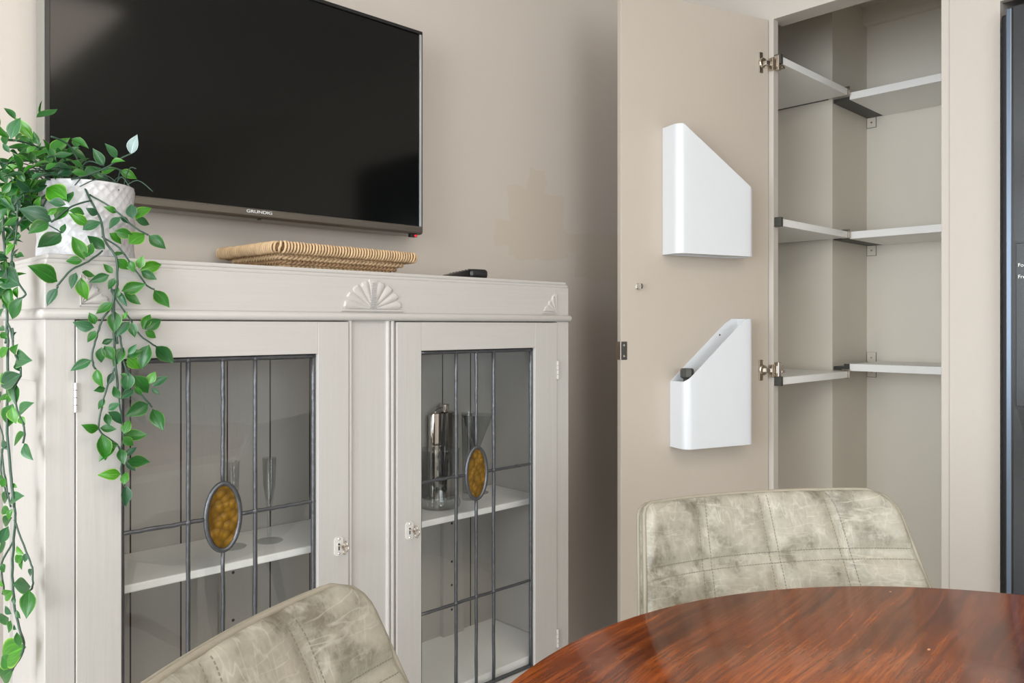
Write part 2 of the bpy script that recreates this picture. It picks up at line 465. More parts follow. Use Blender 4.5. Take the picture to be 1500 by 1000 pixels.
M_soil = pbr('dark_moss', srgb(48, 50, 34), 0.9, var=0.4, vscale=60, bump=0.8, bscale=80)
M_sea = pbr('seagrass_straw', srgb(198, 168, 130), 0.65, var=0.4, vscale=45, bump=0.5, bscale=150)
M_sea2 = pbr('seagrass_brown', srgb(158, 126, 92), 0.65, var=0.4, vscale=50, bump=0.5, bscale=150)
M_sea3 = pbr('seagrass_dark', srgb(104, 76, 50), 0.8)
M_screen = pbr('lcd_screen', srgb(3, 4, 3), 0.10, spec=0.28)
M_bezel = pbr('brushed_bezel', srgb(112, 106, 98), 0.34, metal=0.85, var=0.1, vscale=3, stretch=(1, 1, 30))
M_silver = pbr('silver_plastic', srgb(176, 178, 178), 0.25, metal=0.7)
M_tvside = pbr('tv_side_grey', srgb(138, 136, 128), 0.4, metal=0.3)
M_red = pbr('red_led', srgb(170, 10, 22), 0.3, emit=(srgb(230, 20, 40), 1.2))
M_fridge = pbr('fridge_black_gloss', srgb(50, 54, 58), 0.14, metal=0.3, spec=0.9)
M_fridgeedge = pbr('fridge_edge_steel', srgb(112, 124, 140), 0.30, metal=0.9)
M_print = pbr('white_print', srgb(235, 238, 238), 0.5)
M_steel = pbr('polished_steel', srgb(205, 196, 188), 0.06, metal=1.0)

k = NT('drinking_glass')
tr = k.n('ShaderNodeBsdfTransparent'); tr.inputs[0].default_value = (0.93, 0.94, 0.94, 1)
gl = k.n('ShaderNodeBsdfGlossy'); gl.inputs['Roughness'].default_value = 0.03
mx = k.n('ShaderNodeMixShader')
k.l(schlick(k, .06, .9), mx.inputs[0]); k.l(tr.outputs[0], mx.inputs[1]); k.l(gl.outputs[0], mx.inputs[2])
k.l(mx.outputs[0], k.out.inputs[0]); M_dglass = k.m

k = NT('amber_hammered_glass')
p = k.n('ShaderNodeBsdfPrincipled', i_Roughness=0.12)
tc = k.n('ShaderNodeTexCoord')
vo = k.n('ShaderNodeTexVoronoi', feature='SMOOTH_F1', i_Scale=72.0); vo.inputs['Smoothness'].default_value = 0.15
k.l(tc.outputs['Object'], vo.inputs['Vector'])
r = k.n('ShaderNodeValToRGB'); e = r.color_ramp.elements
e[0].position = 0.1; e[0].color = srgb(150, 112, 32); e[1].position = 0.85; e[1].color = srgb(96, 70, 18)
k.l(vo.outputs['Distance'], r.inputs[0]); k.l(r.outputs[0], p.inputs['Base Color'])
b = k.n('ShaderNodeBump', i_Strength=1.0, i_Distance=0.004, invert=True)
k.l(vo.outputs['Distance'], b.inputs['Height']); k.l(b.outputs[0], p.inputs['Normal'])
tr = k.n('ShaderNodeBsdfTransparent'); tr.inputs[0].default_value = srgb(214, 160, 50)
mx = k.n('ShaderNodeMixShader'); mx.inputs[0].default_value = 0.25
k.l(p.outputs[0], mx.inputs[1]); k.l(tr.outputs[0], mx.inputs[2]); k.l(mx.outputs[0], k.out.inputs[0])
M_amber = k.m

# ------------------------------------------------------------------ room
def struct(name, bm, mat, smooth=False):
    return tag(obj(name, bm, mat, smooth=smooth), kind='structure')
RX0, RY0, WY, WX, RZ = -2.60, -3.20, 1.80, 2.40, 2.50
struct('floor', bx(RX0 - .1, 3.4, RY0 - .1, WY + .1, -.05, 0), M_floor)
struct('ceiling', bx(RX0 - .1, 3.4, RY0 - .1, WY + .1, RZ, RZ + .05), M_ceil)
struct('wall_tv', bx(RX0 - .1, 3.4, WY, WY + .1, 0, RZ), M_wall)
bm = bmesh.new()   # left wall round its window
wy0, wy1, wz0, wz1 = -1.05, 1.55, 0.50, 2.30
box(bm, RX0 - .1, RX0, RY0, wy0, 0, RZ); box(bm, RX0 - .1, RX0, wy1, WY, 0, RZ)
box(bm, RX0 - .1, RX0, wy0, wy1, 0, wz0); box(bm, RX0 - .1, RX0, wy0, wy1, wz1, RZ)
struct('wall_left', bm, M_plain)
bm = bmesh.new()   # back wall round its window
bx0, bx1 = -1.95, 0.15
box(bm, RX0 - .1, bx0, RY0 - .1, RY0, 0, RZ); box(bm, bx1, 3.4, RY0 - .1, RY0, 0, RZ)
box(bm, bx0, bx1, RY0 - .1, RY0, 0, wz0); box(bm, bx0, bx1, RY0 - .1, RY0, wz1, RZ)
struct('wall_back', bm, M_plain)
for nm, horiz in (('window_1', False), ('window_2', True)):
    bm = bmesh.new()
    a0, a1 = (bx0, bx1) if horiz else (wy0, wy1)
    def wb(u0, u1, z0, z1):
        if horiz: box(bm, u0, u1, RY0 - .09, RY0 - .03, z0, z1)
        else: box(bm, RX0 - .09, RX0 - .03, u0, u1, z0, z1)
    wb(a0, a0 + .06, wz0, wz1); wb(a1 - .06, a1, wz0, wz1); wb(a0, a1, wz0, wz0 + .06); wb(a0, a1, wz1 - .06, wz1)
    wb((a0 + a1) / 2 - .03, (a0 + a1) / 2 + .03, wz0, wz1)
    struct(nm, bm, M_white)

# right wall: the painted joinery plane with cupboard opening and fridge niche
OY0, OY1, OZ = 0.7606, 1.2779, 2.156      # cupboard opening
struct('trim_1', bx(WX, WX + .08, OY0, OY1, OZ, RZ), M_wall2)          # head above the cupboard
struct('trim_2', bx(WX, WX + .02, .614, .7375, 0, RZ), M_wall2)          # panel between cupboard and fridge
struct('trim_3', bx(WX, WX + .02, -.34, .614, 2.02, RZ), M_wall2)       # panel above the fridge
struct('trim_4', bx(WX, WX + .02, OY1, WY, 0, RZ), M_wall2)             # wall behind the open door
struct('trim_5', bx(WX, WX + .02, RY0, -.34, 0, RZ), M_wall2)
struct('trim_6', bx(WX + .02, 3.3, .614, .634, 0, RZ), M_wall2)         # niche sides
struct('trim_7', bx(WX + .02, 3.3, -.36, -.34, 0, RZ), M_wall2)
struct('wall_right', bx(3.3, 3.4, RY0, WY, 0, RZ), M_wall2)

# ------------------------------------------------------------------ built-in cupboard
cup = empty('built_in_cupboard', (WX, 1.0, 0), 0, 'tall taupe built-in cupboard standing open, with pale empty shelves', 'cupboard')
XA, XB, YR, YL, YRt = 2.95, 3.27, 1.315, 1.76, 0.70
obj('frame_post', bx(WX + .003, WX + .05, .738, OY0, .10, 2.49, bev=.0015), M_wall2, cup)
obj('frame_post', bx(WX, WX + .03, 1.2655, OY1, .10, OZ), M_wall2, cup)
obj('plinth', bx(WX + .03, WX + .05, .745, 1.75, .0, .10), M_wall2, cup)
obj('floor_panel', bx(WX + .05, XB, YRt, YL, .10, .12), M_inside, cup)
obj('top_panel', bx(WX + .08, XB, YRt, YL, 2.44, 2.46), M_inside, cup)
bm = bmesh.new(); box(bm, XB - .04, XB, YRt, YR, 2.37, 2.44)
obj('top_batten', bm, M_inside, cup)
obj('side_panel', bx(WX + .05, XB, YRt - .015, YRt, .12, 2.44), M_inside, cup)
obj('side_panel', bx(WX + .021, XB, YL, YL + .015, .12, 2.44), M_inside, cup)
obj('back_panel', bx(XB, XB + .015, YRt, YR + .02, .12, 2.44), M_inside, cup)
obj('back_panel', bx(XA, XA + .015, YR + .015, YL, .12, 2.44), M_inside, cup)
obj('return_panel', bx(XA, XB, YR, YR + .015, .12, 2.44), M_inside, cup)
for (zl, zr) in ((2.035, 2.023), (1.502, 1.502), (.980, 1.008)):
    s1 = obj('shelf', bx(WX + .022, XA - .022, 1.248, YL - .001, zl - .024, zl, bev=.0012), M_shelf, cup)
    obj('end_cap', bx(WX + .004, WX + .0215, 1.243, 1.30, zl - .027, zl + .004, bev=.001), M_darkcap, s1)
    obj('end_cap', bx(XA - .0215, XA - .019, 1.240, 1.27, zl - .026, zl + .008), M_nickel, s1)
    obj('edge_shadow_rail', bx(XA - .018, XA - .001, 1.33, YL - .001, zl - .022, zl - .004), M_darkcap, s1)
    s2 = obj('shelf', bx(XA - .004, XB - .002, YRt + .001, 1.248, zr - .027, zr, bev=.0012), M_shelf, cup)
    obj('side_rail', bx(XA + .005, XB - .004, 1.25, YR - .003, zr - .026, zr - .012), M_darkcap, s2)
    if zl < 1.2:
        obj('end_cap', bx(XA - .006, XA + .01, 1.249, 1.268, zr - .026, zr - .001), M_darkcap, s2)
    for dz in ((-.042, ) if zl > 2 else (-.042, .018)):
        b_ = obj('angle_bracket', bx(XB - .003, XB - .0004, YR - .037, YR - .002, zr + dz - .024, zr + dz + .016, bev=.001), M_brk, s2)
        obj('bracket_rim', bx(XB - .0022, XB - .0002, YR - .0385, YR - .001, zr + dz - .0255, zr + dz + .0165), M_darkcap, s2)
        box_ = bmesh.new()
        lathe(box_, [(.0001, 0), (.004, 0), (.004, .0015), (.0001, .0018)], (0, 0, 0), 10, Matrix.Translation((XB - .003, YR - .02, zr + dz - .004)) @ Matrix.Rotation(-PI / 2, 4, 'Y'))
        # screw sits in the bracket plate
        o = obj('angle_bracket_screw', box_, M_zamak, s2)

# door: local x runs from the hinge to the free edge, local y is the side we see
HX, HY, DA = 2.398, 1.2800, math.atan2(.304, -.952)
DOORM = Matrix.Translation((HX, HY, 0)) @ Matrix.Rotation(DA, 4, 'Z')
door = obj('cupboard_door', box(bmesh.new(), .004, .583, -.019, 0, .11, 2.156, bev=.0012, M=DOORM), M_door, cup)
def dbox(*a, bev=0): return box(bmesh.new(), *a, bev=bev, M=DOORM)
def hinge(z, flip):
    h = obj('concealed_hinge', dbox(.030, .046, 0, .004, z - .034, z + .034, bev=.0015), M_chrome if flip else M_zamak, door)
    bm = bmesh.new()
    lathe(bm, [(.0001, 0), (.017, 0), (.017, .006), (.014, .008), (.0001, .008)], (0, 0, 0), 20, DOORM @ Matrix.Translation((.030, 0, z)) @ Matrix.Rotation(-PI / 2, 4, 'X'))
    obj('hinge_cup', bm, M_zamak, h)
    obj('hinge_arm', dbox(-.012, .028, .006, .016, z - .008, z + .006, bev=.002), M_chrome, h)
    obj('hinge_link', dbox(-.004, .006, .004, .022, z - .024, z + .018, bev=.002), M_zamak, h)
    bm = bmesh.new()
    box(bm, HX + .002, HX + .045, 1.252, 1.2645, z - .012, z + .014, bev=.002)
    box(bm, HX + .004, HX + .022, 1.248, 1.2645, z - .022, z + .026, bev=.002)
    box(bm, HX + .03, HX + .05, 1.250, 1.258, z - .010, z - .002, bev=.001)
    obj('hinge_mounting_plate', bm, M_zamak, h)
hinge(2.010, True); hinge(1.005, False); hinge(.30, False)
bm = bmesh.new()
lathe(bm, [(.0001, 0), (.010, 0), (.0105, .003), (.007, .006), (.006, .011), (.0095, .015), (.0085, .019), (.0001, .020)], (0, 0, 0), 8, DOORM @ Matrix.Translation((.524, 0, 1.268)) @ Matrix.Rotation(-PI / 2, 4, 'X'))
obj('faceted_knob', bm, M_chrome, door)
pl = obj('catch_plate', dbox(.562, .5845, 0, .0022, 1.049, 1.103, bev=.0006), M_darkcap, door)
obj('catch_cover', dbox(.5832, .5862, -.021, .003, 1.049, 1.103, bev=.0008), M_nickel, pl)
for zz in (1.060, 1.092):
    bm = bmesh.new()
    lathe(bm, [(.0001, 0), (.0045, 0), (.0035, .002), (.0001, .0025)], (0, 0, 0), 12, DOORM @ Matrix.Translation((.573, .002, zz)) @ Matrix.Rotation(-PI / 2, 4, 'X'))
    obj('catch_screw', bm, M_chrome, pl)
for i, (s, z, h_) in enumerate(((.535, .355, .022), (.535, .33, .014))):
    obj('old_latch_mark', dbox(s - .006, s + .006, 0, .0008, z, z + h_, bev=.0004), M_door, door)

# white plastic file holders screwed to the inside of the door
def holder(name, s0, s1, zb, ztop, label, w_=.078):
    root = empty(name, DOORM @ Vector(((s0 + s1) / 2, .0005, zb)), DA, label, 'file holder', 'white file holders on the cupboard door')
    # plan outline (s, off), clockwise from back at s1 ; rounded at both front corners
    def plan(ins):
        R = .024 - ins
        a, b, d0, d1 = s0 + ins, s1 - ins, .001 + ins, w_ - ins
        pts = [(b, d0)]
        for i in range(7):
            t = i / 6 * PI / 2
            pts.append((b - R + R * math.cos(t), d1 - R + R * math.sin(t)))
        for i in range(9):
            pts.append((b - R + (a + R - b + R) * (i + 1) / 10, d1))
        for i in range(7):
            t = PI / 2 + i / 6 * PI / 2
            pts.append((a + R + R * math.cos(t), d1 - R + R * math.sin(t)))
        pts.append((a, d0))
        for i in range(9): pts.append((a + (b - a) * (i + 1) / 10, d0))
        return pts
    bm = bmesh.new()
    O, I = plan(0), plan(.0028)
    n = len(O)
    V = {}
    for key, P, zz in (('ob', O, None), ('ot', O, 1), ('it', I, 1), ('ib', I, 2)):
        V[key] = [bm.verts.new(DOORM @ Vector((s, o_, zb if zz is None else (zb + .004 if zz == 2 else ztop(s))))) for s, o_ in P]
    for a, b in (('ob', 'ot'), ('ot', 'it'), ('it', 'ib')):
        for i in range(n):
            bm.faces.new((V[a][i], V[a][(i + 1) % n], V[b][(i + 1) % n], V[b][i]))
    bm.faces.new(V['ib'])
    # recessed underside
    lo = [bm.verts.new(v.co.copy()) for v in V['ob']]
    c = sum((v.co for v in lo), Vector()) / n
    inn = [bm.verts.new(c + (v.co - c) * .93) for v in V['ob']]
    up = [bm.verts.new(v.co + Vector((0, 0, .003))) for v in inn]
    for i in range(n):
        bm.faces.new((V['ob'][i], V['ob'][(i + 1) % n], inn[(i + 1) % n], inn[i]))
        bm.faces.new((inn[i], inn[(i + 1) % n], up[(i + 1) % n], up[i]))
    bm.faces.new(up)
    for v in lo: bm.verts.remove(v)
    obj('holder_body', bm, M_white, root, smooth=30)
    return root
def lin(a, za, b, zb_):
    return lambda s: za + (zb_ - za) * min(1, max(0, (s - a) / (b - a)))
hu = holder('white_file_holder', .133, .432, 1.366, lin(.137, 1.574, .412, 1.752), 'upper white plastic file holder on the door, sloping down to the right')
hl = holder('white_file_holder', .134, .404, .780, lin(.172, 1.172, .404, .980), 'lower white plastic file holder on the door, open top sloping down to the left')
for s, z in ((.392, .992 - .012), (.212, 1.125)):
    bm = bmesh.new()
    lathe(bm, [(.0001, 0), (.0035, 0), (.0025, .0015), (.0001, .002)], (0, 0, 0), 10, DOORM @ Matrix.Translation((s, .0039, z - .004)) @ Matrix.Rotation(-PI / 2, 4, 'X'))
    obj('screw', bm, M_zamak, hl)
bm = bmesh.new()
lathe(bm, [(.0001, 0), (.011, 0), (.012, .004), (.012, .205), (.0175, .207), (.0205, .211), (.0205, .231), (.0175, .236), (.0001, .236)], (0, 0, 0), 8, DOORM @ Matrix.Translation((.376, .048, .785)))
o = obj('bottle', bm, M_darkcap, smooth=30)
tag(o, 'dark grey bottle top peeping out of the lower white file holder', 'bottle')

# ------------------------------------------------------------------ fridge
fr = empty('fridge', (2.7, .12, 0), 0, 'glossy black fridge with dispenser panel at the right edge', 'fridge')
FX = 2.36
obj('body', bx(FX + .022, 3.05, -.32, .608, .03, 1.975, bev=.006), M_blackmatte, fr)
obj('fridge_door', bx(FX, FX + .021, .14, .588, .05, 1.985, bev=.005), M_fridge, fr)
obj('fridge_door', bx(FX, FX + .021, -.32, .134, .05, 1.985, bev=.005), M_fridge, fr)
obj('door_trim', bx(FX - .003, FX + .018, .577, .590, .05, 1.980, bev=.002), M_fridgeedge, fr)
obj('door_groove', bx(FX - .0012, FX + .001, .5735, .5770, .05, 1.980), M_black, fr)
dp = obj('dispenser_panel', bx(FX - .004, FX, .23, .5675, .941, 1.364, bev=.0015), M_fridge, fr)
obj('panel_surround', bx(FX - .0025, FX - .0001, .226, .5715, .937, 1.368), M_black, fr)
for i, (y, z, t) in enumerate(((.5625, 1.303, 'Food'), (.5625, 1.273, 'Freezer'))):
    cu = bpy.data.curves.new('txt', 'FONT'); cu.body = t; cu.size = .013; cu.extrude = .0001
    to = bpy.data.objects.new('tmp', cu); COL.objects.link(to)
    dg = bpy.context.evaluated_depsgraph_get()
    me = bpy.data.meshes.new_from_object(to.evaluated_get(dg))
    bpy.data.objects.remove(to)
    bm = bmesh.new(); bm.from_mesh(me)
    bm.transform(Matrix.Translation((FX - .0044, y, z)) @ Matrix(((0, 0, -1, 0), (-1, 0, 0, 0), (0, 1, 0, 0), (0, 0, 0, 1))))
    obj('lettering', bm, M_print, dp)
bm = bmesh.new()
prism(bm, [(.564, .935), (.25, .935), (.28, .80), (.53, .80)], FX - .002, FX, lambda u, v, d: Vector((d, u, v)))
obj('dispenser_chute', bm, M_black, fr)

# ------------------------------------------------------------------ television
TY = 1.70
tv = empty('television', (.84, TY + .04, 1.40), 0, 'black wall-mounted flat television with bronze-grey lower bezel', 'television')
tx0, tx1, tz0, tz1 = .391, 1.290, 1.396, 1.943
obj('tv_body', bx(tx0, tx1, TY + .004, TY + .066, tz0, tz1, bev=.004), M_tvside, tv)
obj('screen', bx(tx0 + .008, tx1 - .009, TY, TY + .003, tz0 + .023, tz1 - .009), M_screen, tv)
bm = bmesh.new()
box(bm, tx0 + .0005, tx0 + .009, TY - .004, TY + .0035, tz0 + .02, tz1, bev=.001); box(bm, tx0 + .009, tx1, TY - .004, TY + .0035, tz1 - .009, tz1, bev=.001)
obj('bezel', bm, M_black, tv)
obj('side_bezel', bx(tx1 - .009, tx1 - .002, TY - .004, TY + .0035, tz0 + .02, tz1 - .009, bev=.001), M_silver, tv)
obj('side_bezel', bx(tx1 - .002, tx1 + .001, TY - .003, TY + .06, tz0 + .004, tz1 - .001, bev=.001), M_black, tv)
obj('lower_bezel', bx(tx0, tx1 + .0005, TY - .006, TY + .02, tz0 - .001, tz0 + .0225, bev=.006), M_bezel, tv)
sr = obj('sensor_housing', bx(1.252, 1.272, TY - .004, TY + .010, tz0 - .009, tz0 - .001, bev=.001), M_black, tv)
obj('standby_light', bx(1.263, 1.270, TY - .005, TY - .001, tz0 - .008, tz0 - .002, bev=.001), M_red, sr)
obj('screw_cap', bx(.822, .828, TY - .004, TY + .004, tz0 - .004, tz0 - .001), M_black, tv)
cu = bpy.data.curves.new('txt', 'FONT'); cu.body = 'GRUNDIG'; cu.size = .012; cu.extrude = .0003; cu.align_x = 'CENTER'
to = bpy.data.objects.new('tmp', cu); COL.objects.link(to)
me = bpy.data.meshes.new_from_object(to.evaluated_get(bpy.context.evaluated_depsgraph_get()))
bpy.data.objects.remove(to)
bm = bmesh.new(); bm.from_mesh(me)
bm.transform(Matrix.Translation((.823, TY - .0064, tz0 + .0105)) @ Matrix.Rotation(PI / 2, 4, 'X') @ Matrix.Diagonal((1.15, .8, 1, 1)))
obj('brand_lettering', bm, M_print, tv)
obj('wall_bracket', bx(.70, 1.0, TY + .066, WY - .001, 1.55, 1.78), M_black, tv)

# ------------------------------------------------------------------ display cabinet
cb = empty('display_cabinet', (.976, 1.61, 0), 0, 'grey-white painted vintage display cabinet with leaded glass doors', 'cabinet')
CX0, CX1, CY0, CY1, CTOP = .336, 1.615, 1.46, 1.765, 1.270
# top
bm = bmesh.new()
box(bm, CX0 + .004, CX1 - .004, CY0 + .005, CY1, CTOP - .009, CTOP, bev=.003)
obj('top', bm, M_cabh, cb)
obj('top_moulding', bx(CX0 + .001, CX1 - .001, CY0 + .001, CY1, CTOP - .017, CTOP - .0085, bev=.003), M_cabh, cb)
obj('frieze', bx(CX0, CX1, CY0, CY1, 1.178, CTOP - .016, bev=.002), M_cabh, cb)
# rounded bead round three sides
bm = bmesh.new()
box(bm, CX0 - .009, CX1 + .009, CY0 - .009, CY1, 1.161, 1.1785, bev=.0082, seg=4)
obj('bead_moulding', bm, M_cabh, cb, smooth=50)
# sides: frame with recessed panel
for sx, nm in ((CX0, 'side_panel'), (CX1, 'side_panel')):
    d = 1 if sx == CX0 else -1
    a, b = sorted((sx, sx + d * .018))
    s = obj(nm, bx(min(sx + d * .006, sx + d * .018), max(sx + d * .006, sx + d * .018), CY0 + .02, CY1, .14, 1.161), M_cab, cb)
    obj('side_stile', bx(a, b, CY0 + .0005, CY0 + .055, .14, 1.161, bev=.001), M_cab, s)
    obj('side_stile', bx(a, b, CY1 - .05, CY1, .14, 1.161, bev=.001), M_cab, s)
    obj('side_rail', bx(a, b, CY0 + .055, CY1 - .05, 1.055, 1.161, bev=.001), M_cabh, s)
    obj('side_rail', bx(a, b, CY0 + .055, CY1 - .05, .14, .22, bev=.001), M_cabh, s)
# front posts, centre pilaster
obj('corner_post', bx(CX0 + .0005, .381, CY0, CY0 + .022, .14, 1.161, bev=.001), M_cab, cb)
obj('corner_post', bx(1.568, CX1 - .0005, CY0, CY0 + .022, .14, 1.161, bev=.001), M_cab, cb)
obj('centre_panel', bx(.913, 1.036, CY0 + .006, CY0 + .022, .14, 1.161), M_cab, cb)
for xa, xb in ((.9135, .9235), (1.0105, 1.0215), (1.0225, 1.0335)):
    bm = bmesh.new()
    tube(bm, [((xa + xb) / 2, CY0 + .005, .14), ((xa + xb) / 2, CY0 + .005, 1.161)], (xb - xa) / 2, 14)
    obj('half_round_bead', bm, M_cab, cb, smooth=50)
obj('bottom_rail', bx(CX0, CX1, CY0, CY0 + .022, .11, .168, bev=.001), M_cabh, cb)
obj('back_panel', bx(CX0 + .018, CX1 - .018, CY1 - .014, CY1 - .002, .14, 1.24), M_cabin, cb)
for x in [CX0 + .12 + i * .105 for i in range(11)]:
    obj('back_board_joint', bx(x, x + .003, CY1 - .0145, CY1 - .0138, .25, 1.16), M_gap, cb)
obj('inner_lining', bx(CX0 + .0185, CX0 + .022, CY0 + .024, CY1 - .015, .27, 1.16), M_cabin, cb)
obj('inner_lining', bx(CX1 - .022, CX1 - .0185, CY0 + .024, CY1 - .015, .27, 1.16), M_cabin, cb)
obj('cabinet_floor', bx(CX0 + .018, CX1 - .018, CY0 + .024, CY1 - .014, .245, .268), M_shelf, cb)
obj('inner_top', bx(CX0 + .018, CX1 - .018, CY0 + .0221, CY1 - .014, 1.162, 1.17), M_cabin, cb)
for xa, xb in ((CX0 + .022, .9735), (.9745, CX1 - .022)):
    obj('shelf', bx(xa, xb, 1.535, CY1 - .015, .656, .672, bev=.003), M_shelf, cb)
for x0_ in (1.395, .75):
    bt = obj('shelf_batten', bx(x0_, x0_ + .075, CY1 - .028, CY1 - .0148, .268, .656), M_cabin, cb)
    for z in (.586, .477, .41, .34):
        bm = bmesh.new()
        lathe(bm, [(.0001, 0), (.0035, 0), (.0035, .0006), (.0001, .0006)], (0, 0, 0), 10, Matrix.Translation((x0_ + .03, CY1 - .028, z)) @ Matrix.Rotation(PI / 2, 4, 'X'))
        obj('peg_hole', bm, M_gap, bt)
for xx, yy in ((CX0 + .03, CY0 + .035), (CX1 - .03, CY0 + .035), (CX0 + .03, CY1 - .03), (CX1 - .03, CY1 - .03)):
    bm = bmesh.new(); lathe(bm, [(.014, 0), (.020, .02), (.024, .06), (.026, .1395)], (xx, yy, 0), 16)
    obj('leg', bm, M_cab, cb, smooth=40)

# carved shell in the frieze, a height field over a half disc
def relief(name, pts, hfun, nu, nv):
    """pts(u,v)->(x,z) ; hfun(u,v)->height in front of the frieze"""
    bm = bmesh.new()
    G = []
    for i in range(nu + 1):
        row = []
        for j in range(nv + 1):
            u, v = i / nu, j / nv
            x, z = pts(u, v)
            row.append(bm.verts.new((x, CY0 - hfun(u, v), z)))
        G.append(row)
    for i in range(nu):
        for j in range(nv):
            bm.faces.new((G[i][j], G[i + 1][j], G[i + 1][j + 1], G[i][j + 1]))
    bd = [v for v in bm.verts if v.is_boundary]
    ret = bmesh.ops.extrude_edge_only(bm, edges=[e for e in bm.edges if e.is_boundary])
    for v in [g for g in ret['geom'] if isinstance(g, bmesh.types.BMVert)]: v.co.y = CY0 + .0005
    bmesh.ops.remove_doubles(bm, verts=bm.verts, dist=1e-6)
    return obj(name, bm, M_cabh, cb, smooth=40)
FCX, FCZ = .974, 1.1865
def fan_pts(u, v):
    a = PI * (1 - u)
    r = .03 + .97 * v
    return FCX + .079 * r * math.cos(a), FCZ + .0655 * r * math.sin(a)
def fan_h(u, v):
    a = abs(u - .5) * 2            # 0 centre .. 1 side
    if a < .085: return .0030
    q = (a - .085) / .915 * 4.0
    fq = q - math.floor(q)
    sc_edge = .78 + .17 * math.sin(PI * fq) ** .6
    lobe = .0010 + .0032 * math.sin(PI * min(1, fq * 1.0)) ** .8 * min(1, v * 1.6)
    if v > sc_edge: return .0006
    return lobe
relief('carved_shell', fan_pts, fan_h, 120, 22)
bm = bmesh.new()
box(bm, FCX - .080, FCX + .080, CY0 - .004, CY0 + .0004, 1.1815, 1.1850, bev=.001)
obj('shell_sill', bm, M_cabh, cb)
for i in range(15):
    z = FCZ + .004 + i * .0038
    hw = .0095 - i * .00035
    obj('ladder_rung', bx(FCX - hw, FCX + hw, CY0 - .0060, CY0 - .0020, z, z + .0019), M_cabh, cb)
for sx in (1, -1):
    cx = 1.560 if sx == 1 else .391
    def cp(u, v):
        # corner quarter fan: pole at lower outer corner
        a = PI / 2 * u
        R = .047 / max(.2, (math.cos(a) ** .8 + math.sin(a) ** .8)) * 1.25
        r = (.03 + .97 * v) * R
        return cx - sx * r * math.cos(a) * .95, FCZ + .001 + r * math.sin(a)
    def chh(u, v):
        q = u * 3; fq = q - math.floor(q)
        if v > .86 + .08 * math.sin(PI * fq): return .0006
        return .001 + .0026 * math.sin(PI * fq) ** .7
    relief('carved_corner', cp, chh, 48, 14)
    obj('corner_sill', bx(*sorted((cx + sx * .003, cx - sx * .050)), CY0 - .0035, CY0 + .0004, 1.1825, 1.1855, bev=.001), M_cabh, cb)
    obj('corner_sill', bx(*sorted((cx + sx * .0002, cx + sx * .003)), CY0 - .0035, CY0 + .0004, 1.1825, 1.236, bev=.001), M_cabh, cb)

